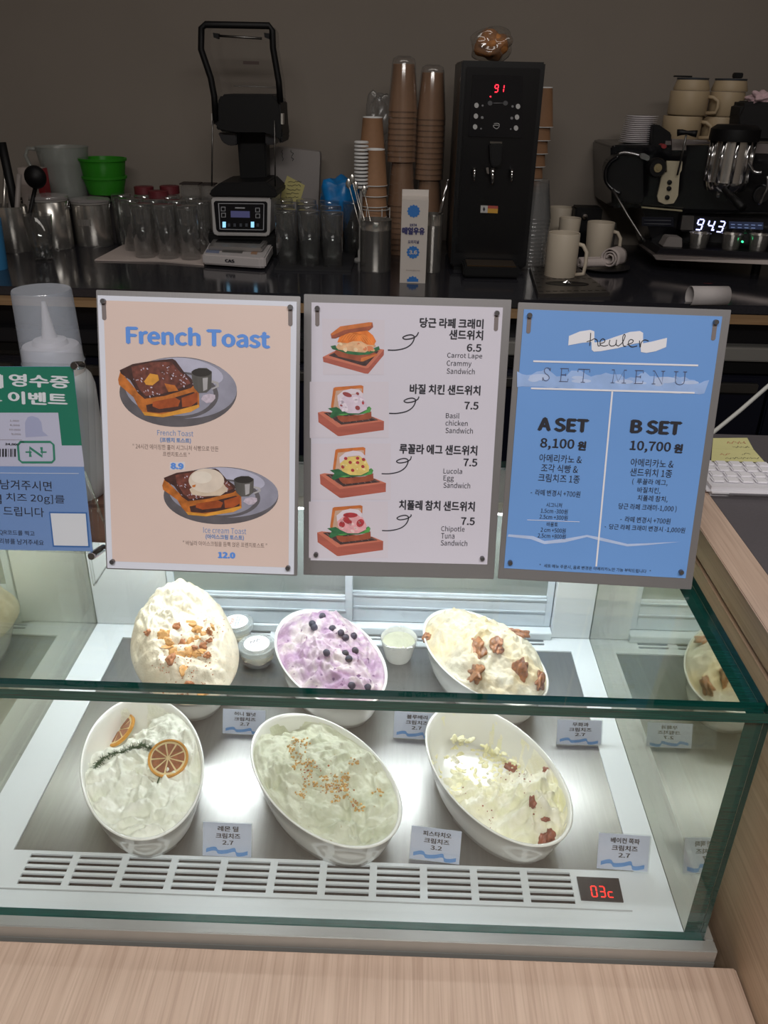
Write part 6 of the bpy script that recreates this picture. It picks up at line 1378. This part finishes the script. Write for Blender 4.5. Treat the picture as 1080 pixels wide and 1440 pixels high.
tube('chrome_arc', [q(X, Y, .02) for X, Y in smooth_pts([(118, 548), (150, 538), (200, 545), (240, 555)], 3)], .0035, CHROME, em, 8); E('chrome_joint', [(240, 545), (262, 540), (298, 560), (290, 588), (240, 570)], .015, .02, CHROME, .002)
ring = [(62+34*0, 0)]
tube('hose_loop', [q(X, Y, .02) for X, Y in smooth_pts([(120, 560), (75, 590), (48, 640), (50, 700), (85, 745), (130, 770)], 4)], .006, MG, em, 8)
k4 = mpp((0.8, 2.45, 1.3))/4
def knob(X, Y, r, dy, m1, m2): 
    o = lathe('valve_knob', [(r*k4, 0), (r*k4, .022), (r*k4*.85, .028), (0, .028)], m1, em, 28, q(X, Y, dy)); o.rotation_euler = (math.radians(90), 0, 0)
    o = lathe('knob_badge', [(r*k4*.45, .0282), (r*k4*.42, .031), (r*k4*.2, .031), (r*k4*.18, .033), (0, .033)], m2, em, 24, q(X, Y, dy)); o.rotation_euler = (math.radians(90), 0, 0)
knob(325, 620, 52, .03, BLACK, mat('pale_brass', c(170, 156, 120), .35, .6))
tube('steam_wand', [q(85, 745, .0), q(170, 890, -.01), q(240, 1000, -.02), q(268, 1042, -.025)], .0035, DARKSTEEL, em, 8)
E('lever_mount', [(390, 585), (480, 588), (475, 640), (462, 655), (455, 780), (445, 800), (430, 825), (380, 830), (345, 815), (338, 785), (365, 660), (395, 650)], .03, .008, mat('mount_cream', c(196, 186, 160), .45, .2), .001)
for X, Y in ((405, 705), (402, 740), (392, 790)): 
    o = lathe('mount_bolt', [(13*k4, 0), (12*k4, .006), (0, .007)], BLACK, em, 16, q(X, Y, .03)); o.rotation_euler = (math.radians(90), 0, 0)
tube('lever_rod', [q(450, 665, .015), q(475, 560, .005), q(500, 440, -.01)], .0028, DARKSTEEL, em, 8); tube('lever_handle', [q(450, 427, -.015), q(475, 424, -.015), q(505, 426, -.015), q(535, 430, -.015), q(560, 433, -.015)], .006, BLACK, em, 10, rs=[.009, .0075, .005, .0075, .009])
def group_head(X, sc_=1, full=True):
    o = lathe('group_body', [(105*k4, 0), (105*k4, .10), (0, .10)] if full else [(60*k4, 0), (60*k4, .05), (0, .05)], POL, em, 24, q(X, 700, .02)); 
    lathe('group_top', [(128*k4, .0995), (130*k4, .108), (128*k4, .128), (100*k4, .138), (0, .14)], BLACK, em, 32, q(X, 700, .02))
    for i in range(10):
        a = i*2*math.pi/10+.2; c0 = q(X, 700, .02)+Vector((110*k4*math.cos(a), 110*k4*math.sin(a), 0)); tube('group_column', [c0, c0+Vector((0, 0, .05)), c0+Vector((0, 0, .10))], .005, CHROME, em, 8)
    lathe('group_collar', [(100*k4, -.022), (112*k4, -.012), (116*k4, 0), (60*k4, .001)], CHROME, em, 32, q(X, 700, .02))
    a = q(X-20, 735, -.02); b = q(X+95, 850, -.11); tube('portafilter_handle', [a, (a+b)/2, b], .009, BLACK, em, 10, rs=[.006, .010, .011])
    tube('coffee_spout', [q(X-40, 745, 0), q(X-42, 770, -.005), q(X-45, 790, -.005)], .005, CHROME, em, 8)
group_head(722)
tube('steam_arm', [q(X, Y, .0) for X, Y in smooth_pts([(840, 590), (862, 615), (880, 645), (905, 652), (925, 650)], 3)], .004, CHROME, em, 8); tube('steam_arm', [q(X, Y, -.02) for X, Y in smooth_pts([(960, 670), (955, 740), (930, 790), (915, 830)], 3)], .004, CHROME, em, 8, )
o = lathe('gauge', [(45*k4, 0), (45*k4, .008), (38*k4, .009), (0, .006)], mat('gauge_dark', c(30, 30, 32), .2), em, 28, q(918, 775, .07)); o.rotation_euler = (math.radians(90), 0, 0)
E('accent_strip', [(250, 842), (478, 862), (478, 870), (250, 850)], .06, .01, mat('strip_pale', c(190, 182, 150), .4, .4))
E('model_plate', [(250, 900), (430, 905), (430, 955), (250, 950)], .095, .004, mat('plate_dark', c(24, 26, 40), .3)); 
for Y in (918, 938): tube('plate_lettering', [q(X, Y+(X-262)*.02, .092) for X in (262, 300, 340, 380, 415)], .0012, mat('plate_text', c(110, 112, 118), .5), em, 4)
E('display_panel', [(485, 893), (1300, 925), (1300, 1010), (470, 982)], .05, .05, mat('display_gloss', c(30, 29, 32), .15), .002); E('display_end', [(480, 893), (545, 896), (540, 975), (468, 972)], .045, .006, mat('display_end_grey', c(92, 88, 86), .35, .4))
BL = mat('blue_white_led', c(200, 205, 255), .5, emit=c(190, 195, 255), estr=2.0); vv = []; ff = []
o_ = CE.at(550, 970, y=lambda u: ye(u)+.046); kk = mpp(o_)/4
for X0, ch in ((0, '9'), (54, '4'), (104, '3')):
    for qd in seven(ch, X0*kk, 0, 27*kk, 56*kk, 7*kk, .16):
        vv += [(o_.x-em.location.x+w_.x, o_.y-em.location.y-.0025-.36*w_.x, o_.z-CT+w_.y-.03*(w_.x)) for w_ in qd]; i = len(vv); ff.append((i-4, i-3, i-2, i-1))
x_ = 84*kk; vv += [(o_.x-em.location.x+x_+a, o_.y-em.location.y-.0025-.36*(x_+a), o_.z-CT+b) for a, b in ((0, 0), (9*kk, 0), (9*kk, 9*kk), (0, 9*kk))]; i = len(vv); ff.append((i-4, i-3, i-2, i-1))
mesh('digits', vv, ff, BL, em)
E('button_panel', [(742, 926), (934, 932), (932, 972), (742, 966)], .046, .004, mat('button_panel_blue', c(50, 58, 82), .3, emit=c(50, 60, 90), estr=.25))
for i in range(5):
    for j in range(2):
        if i == 4 and j: continue
        X = 752+i*38; Y = 940+j*17+i*1.2; E('button_mark', [(X, Y), (X+22, Y+1), (X+22, Y+5), (X, Y+4)], .0445, .001, mat('mark_pale_blue', c(150, 170, 210), .5, emit=c(120, 140, 190), estr=.4))
E('drip_tray', [(310, 1113), (960, 1143), (1300, 1160), (1300, 1186), (960, 1170), (332, 1142)], -.03, .18, mat('tray_edge_steel', c(150, 140, 136), .35, .8), .001)
E('tray_grate', [(355, 1075), (1300, 1115), (1300, 1155), (325, 1114)], -.015, .16, mat('grate_dark', c(30, 28, 34), .35, .5))
for X in (420, 900, 1200): 
    a = q(X, 1160, .06); lathe('foot', [(.012, -em.location.z+CT), (.012, a.z), (0, a.z)], BLACK, em, 16, (a.x, a.y, 0))
E('white_box', [(368, 1068), (400, 1012), (478, 1018), (478, 1075)], -.0, .05, mat('box_grey_white', c(130, 124, 122), .6), .002)
def shot(X, Y, r, h, lab):
    c0 = CE.at(X, Y, y=lambda u: ye(u)+.02); o = lathe('steel_shot_cup', [(0, .001), (r*.7*k4, 0), (r*.74*k4, .003), (r*k4, h*k4), (r*k4*1.04, h*k4), (r*.93*k4, h*k4-.001), (r*.65*k4, .006), (0, .005)], POL, None, 28, c0); tag(o, lab, 'cup', 'steel cups on the drip grate'); return o
shot(560, 1090, 58, 100, 'flared steel cup directly under the lit digits'); shot(742, 1095, 58, 98, 'flared steel cup between the lit digits cup and the picture edge'); shot(895, 1100, 58, 98, 'flared steel cup closest to the picture edge')
E('status_lamp', ell(817, 1040, 6, 6, 10), -.0, .003, mat('green_led', c(80, 255, 170), .5, emit=c(60, 255, 160), estr=2))
# things on top of the machine
def on_top(X, Y): return CE.at(X, Y, y=lambda u: ye(u)+.17)
tz = CE.at(250, 497, y=lambda u: ye(u)+.08).z+.0005
sau_v, sau_f = lathe_geo([(0, 0), (.030, 0), (.045, .003), (.046, .0045), (.030, .002), (0, .002)], 28); sm_ = bpy.data.meshes.new('stacked_lid'); sm_.from_pydata(sau_v, [], sau_f); sm_.materials.append(mat('lid_white', c(225, 220, 222), .5))
for q_ in sm_.polygons: q_.use_smooth = True
tl = on_top(245, 318); zb3 = tz; n = int((tl.z-tz)/.0052)
for i in range(n):
    o = bpy.data.objects.new('white_cup_lid', sm_); COL.objects.link(o); o.location = (tl.x-.006+.012*i/n, tl.y, tz+i*.0052); tag(o, ORD[n-1-i]+' white disc lid from the top of the stack on the espresso machine', 'lid', 'white lids on the espresso machine')
CRM = mat('cream_mug', c(176, 156, 126), .5)
rows_ = [((425, 450), (590, 465))]
y_m = ye(960)+.19
zc = tz+.012; shelf = box('cup_rail_tray', CE.at(350, 480, y=y_m).x, CE.at(820, 480, y=y_m).x, y_m-.06, y_m+.06, tz, zc-.0004, mat('rail_steel', c(160, 150, 148), .35, .8)); tag(shelf, 'low steel warming tray under the cream mugs', 'tray')
k5 = mpp((0.9, y_m, 1.35)); hm = (W(960, 127, y=y_m).z-zc)/2
for X, nm in ((455, 'nearer the white lids'), (665, 'nearer the picture edge')):
    x_ = CE.at(X+20, 380, y=y_m).x
    for j in range(2):
        o = mug(0, 0, 0, 26 if X == 455 else 23, H=hm-.001, label='%s cream mug in the pile %s on the espresso machine' % (('lower', 'upper')[j], nm), m=CRM, hrot=-.55, z=zc+j*hm, y=y_m, group='cream mugs on the espresso machine'); o.location.x = x_+.008*j
    j = 2; o = empty('cream_carafe', (x_+.010, y_m, zc+2*hm), label='cream carafe with black lid on the mug pile '+nm, cat='carafe'); R = 22*k5; hc = W(960, 112, y=y_m).z-(zc+2*hm)
    lathe('carafe_body', [(0, .001), (R*1.05, 0), (R*1.08, .004), (R*.95, hc-.003), (R*.92, hc), (0, hc)], CRM, o, 32); lathe('lid', [(R*.93, hc+.0003), (R*.95, hc+.005), (0, hc+.006)], mat('lid_blue_grey', c(60, 64, 70), .5), o, 28)
    box('lid_tab', (-R*1.2 if X == 455 else R*.1), (-R*.1 if X == 455 else R*.6), -.012, .012, hc+.0062, hc+(.010 if X == 455 else .020), BLACK, o, .002)
o = prism('black_case', CE, [(305, 498), (312, 385), (345, 380), (418, 430), (415, 498)], lambda u: ye(u)+.12, .06, BLACK, None, .003); tag(o, 'black angular case between the white lids and the cream mugs', 'case')
o = prism('red_cap', CE, ell(375, 503, 15, 13, 14), lambda u: ye(u)+.072, .03, mat('dim_red', c(150, 44, 48), .5), None); tag(o, 'small red knob in front of the black case', 'knob')
o = prism('black_bag', CE, [(795, 470), (800, 350), (815, 265), (860, 250), (1300, 270), (1300, 484), (800, 474)], lambda u: ye(u)+.12, .12, mat('matt_black_bag', c(22, 20, 22), .8, bump=.6, bscale=40), None, .008); tag(o, 'bulky black bag on the espresso machine at the picture edge', 'bag')
me = blob('pink_cloth', 1, (.034, .03, .019), mat('pale_pink_cloth', c(206, 176, 182), .9, bump=.8, bscale=60), 5, .8, 4); o = bpy.data.objects.new('pink_cloth', me); COL.objects.link(o); o.location = CE.at(925, 237, y=lambda u: ye(u)+.15); tag(o, 'crumpled pale pink cloth lying on the black bag', 'cloth')
flush_text()
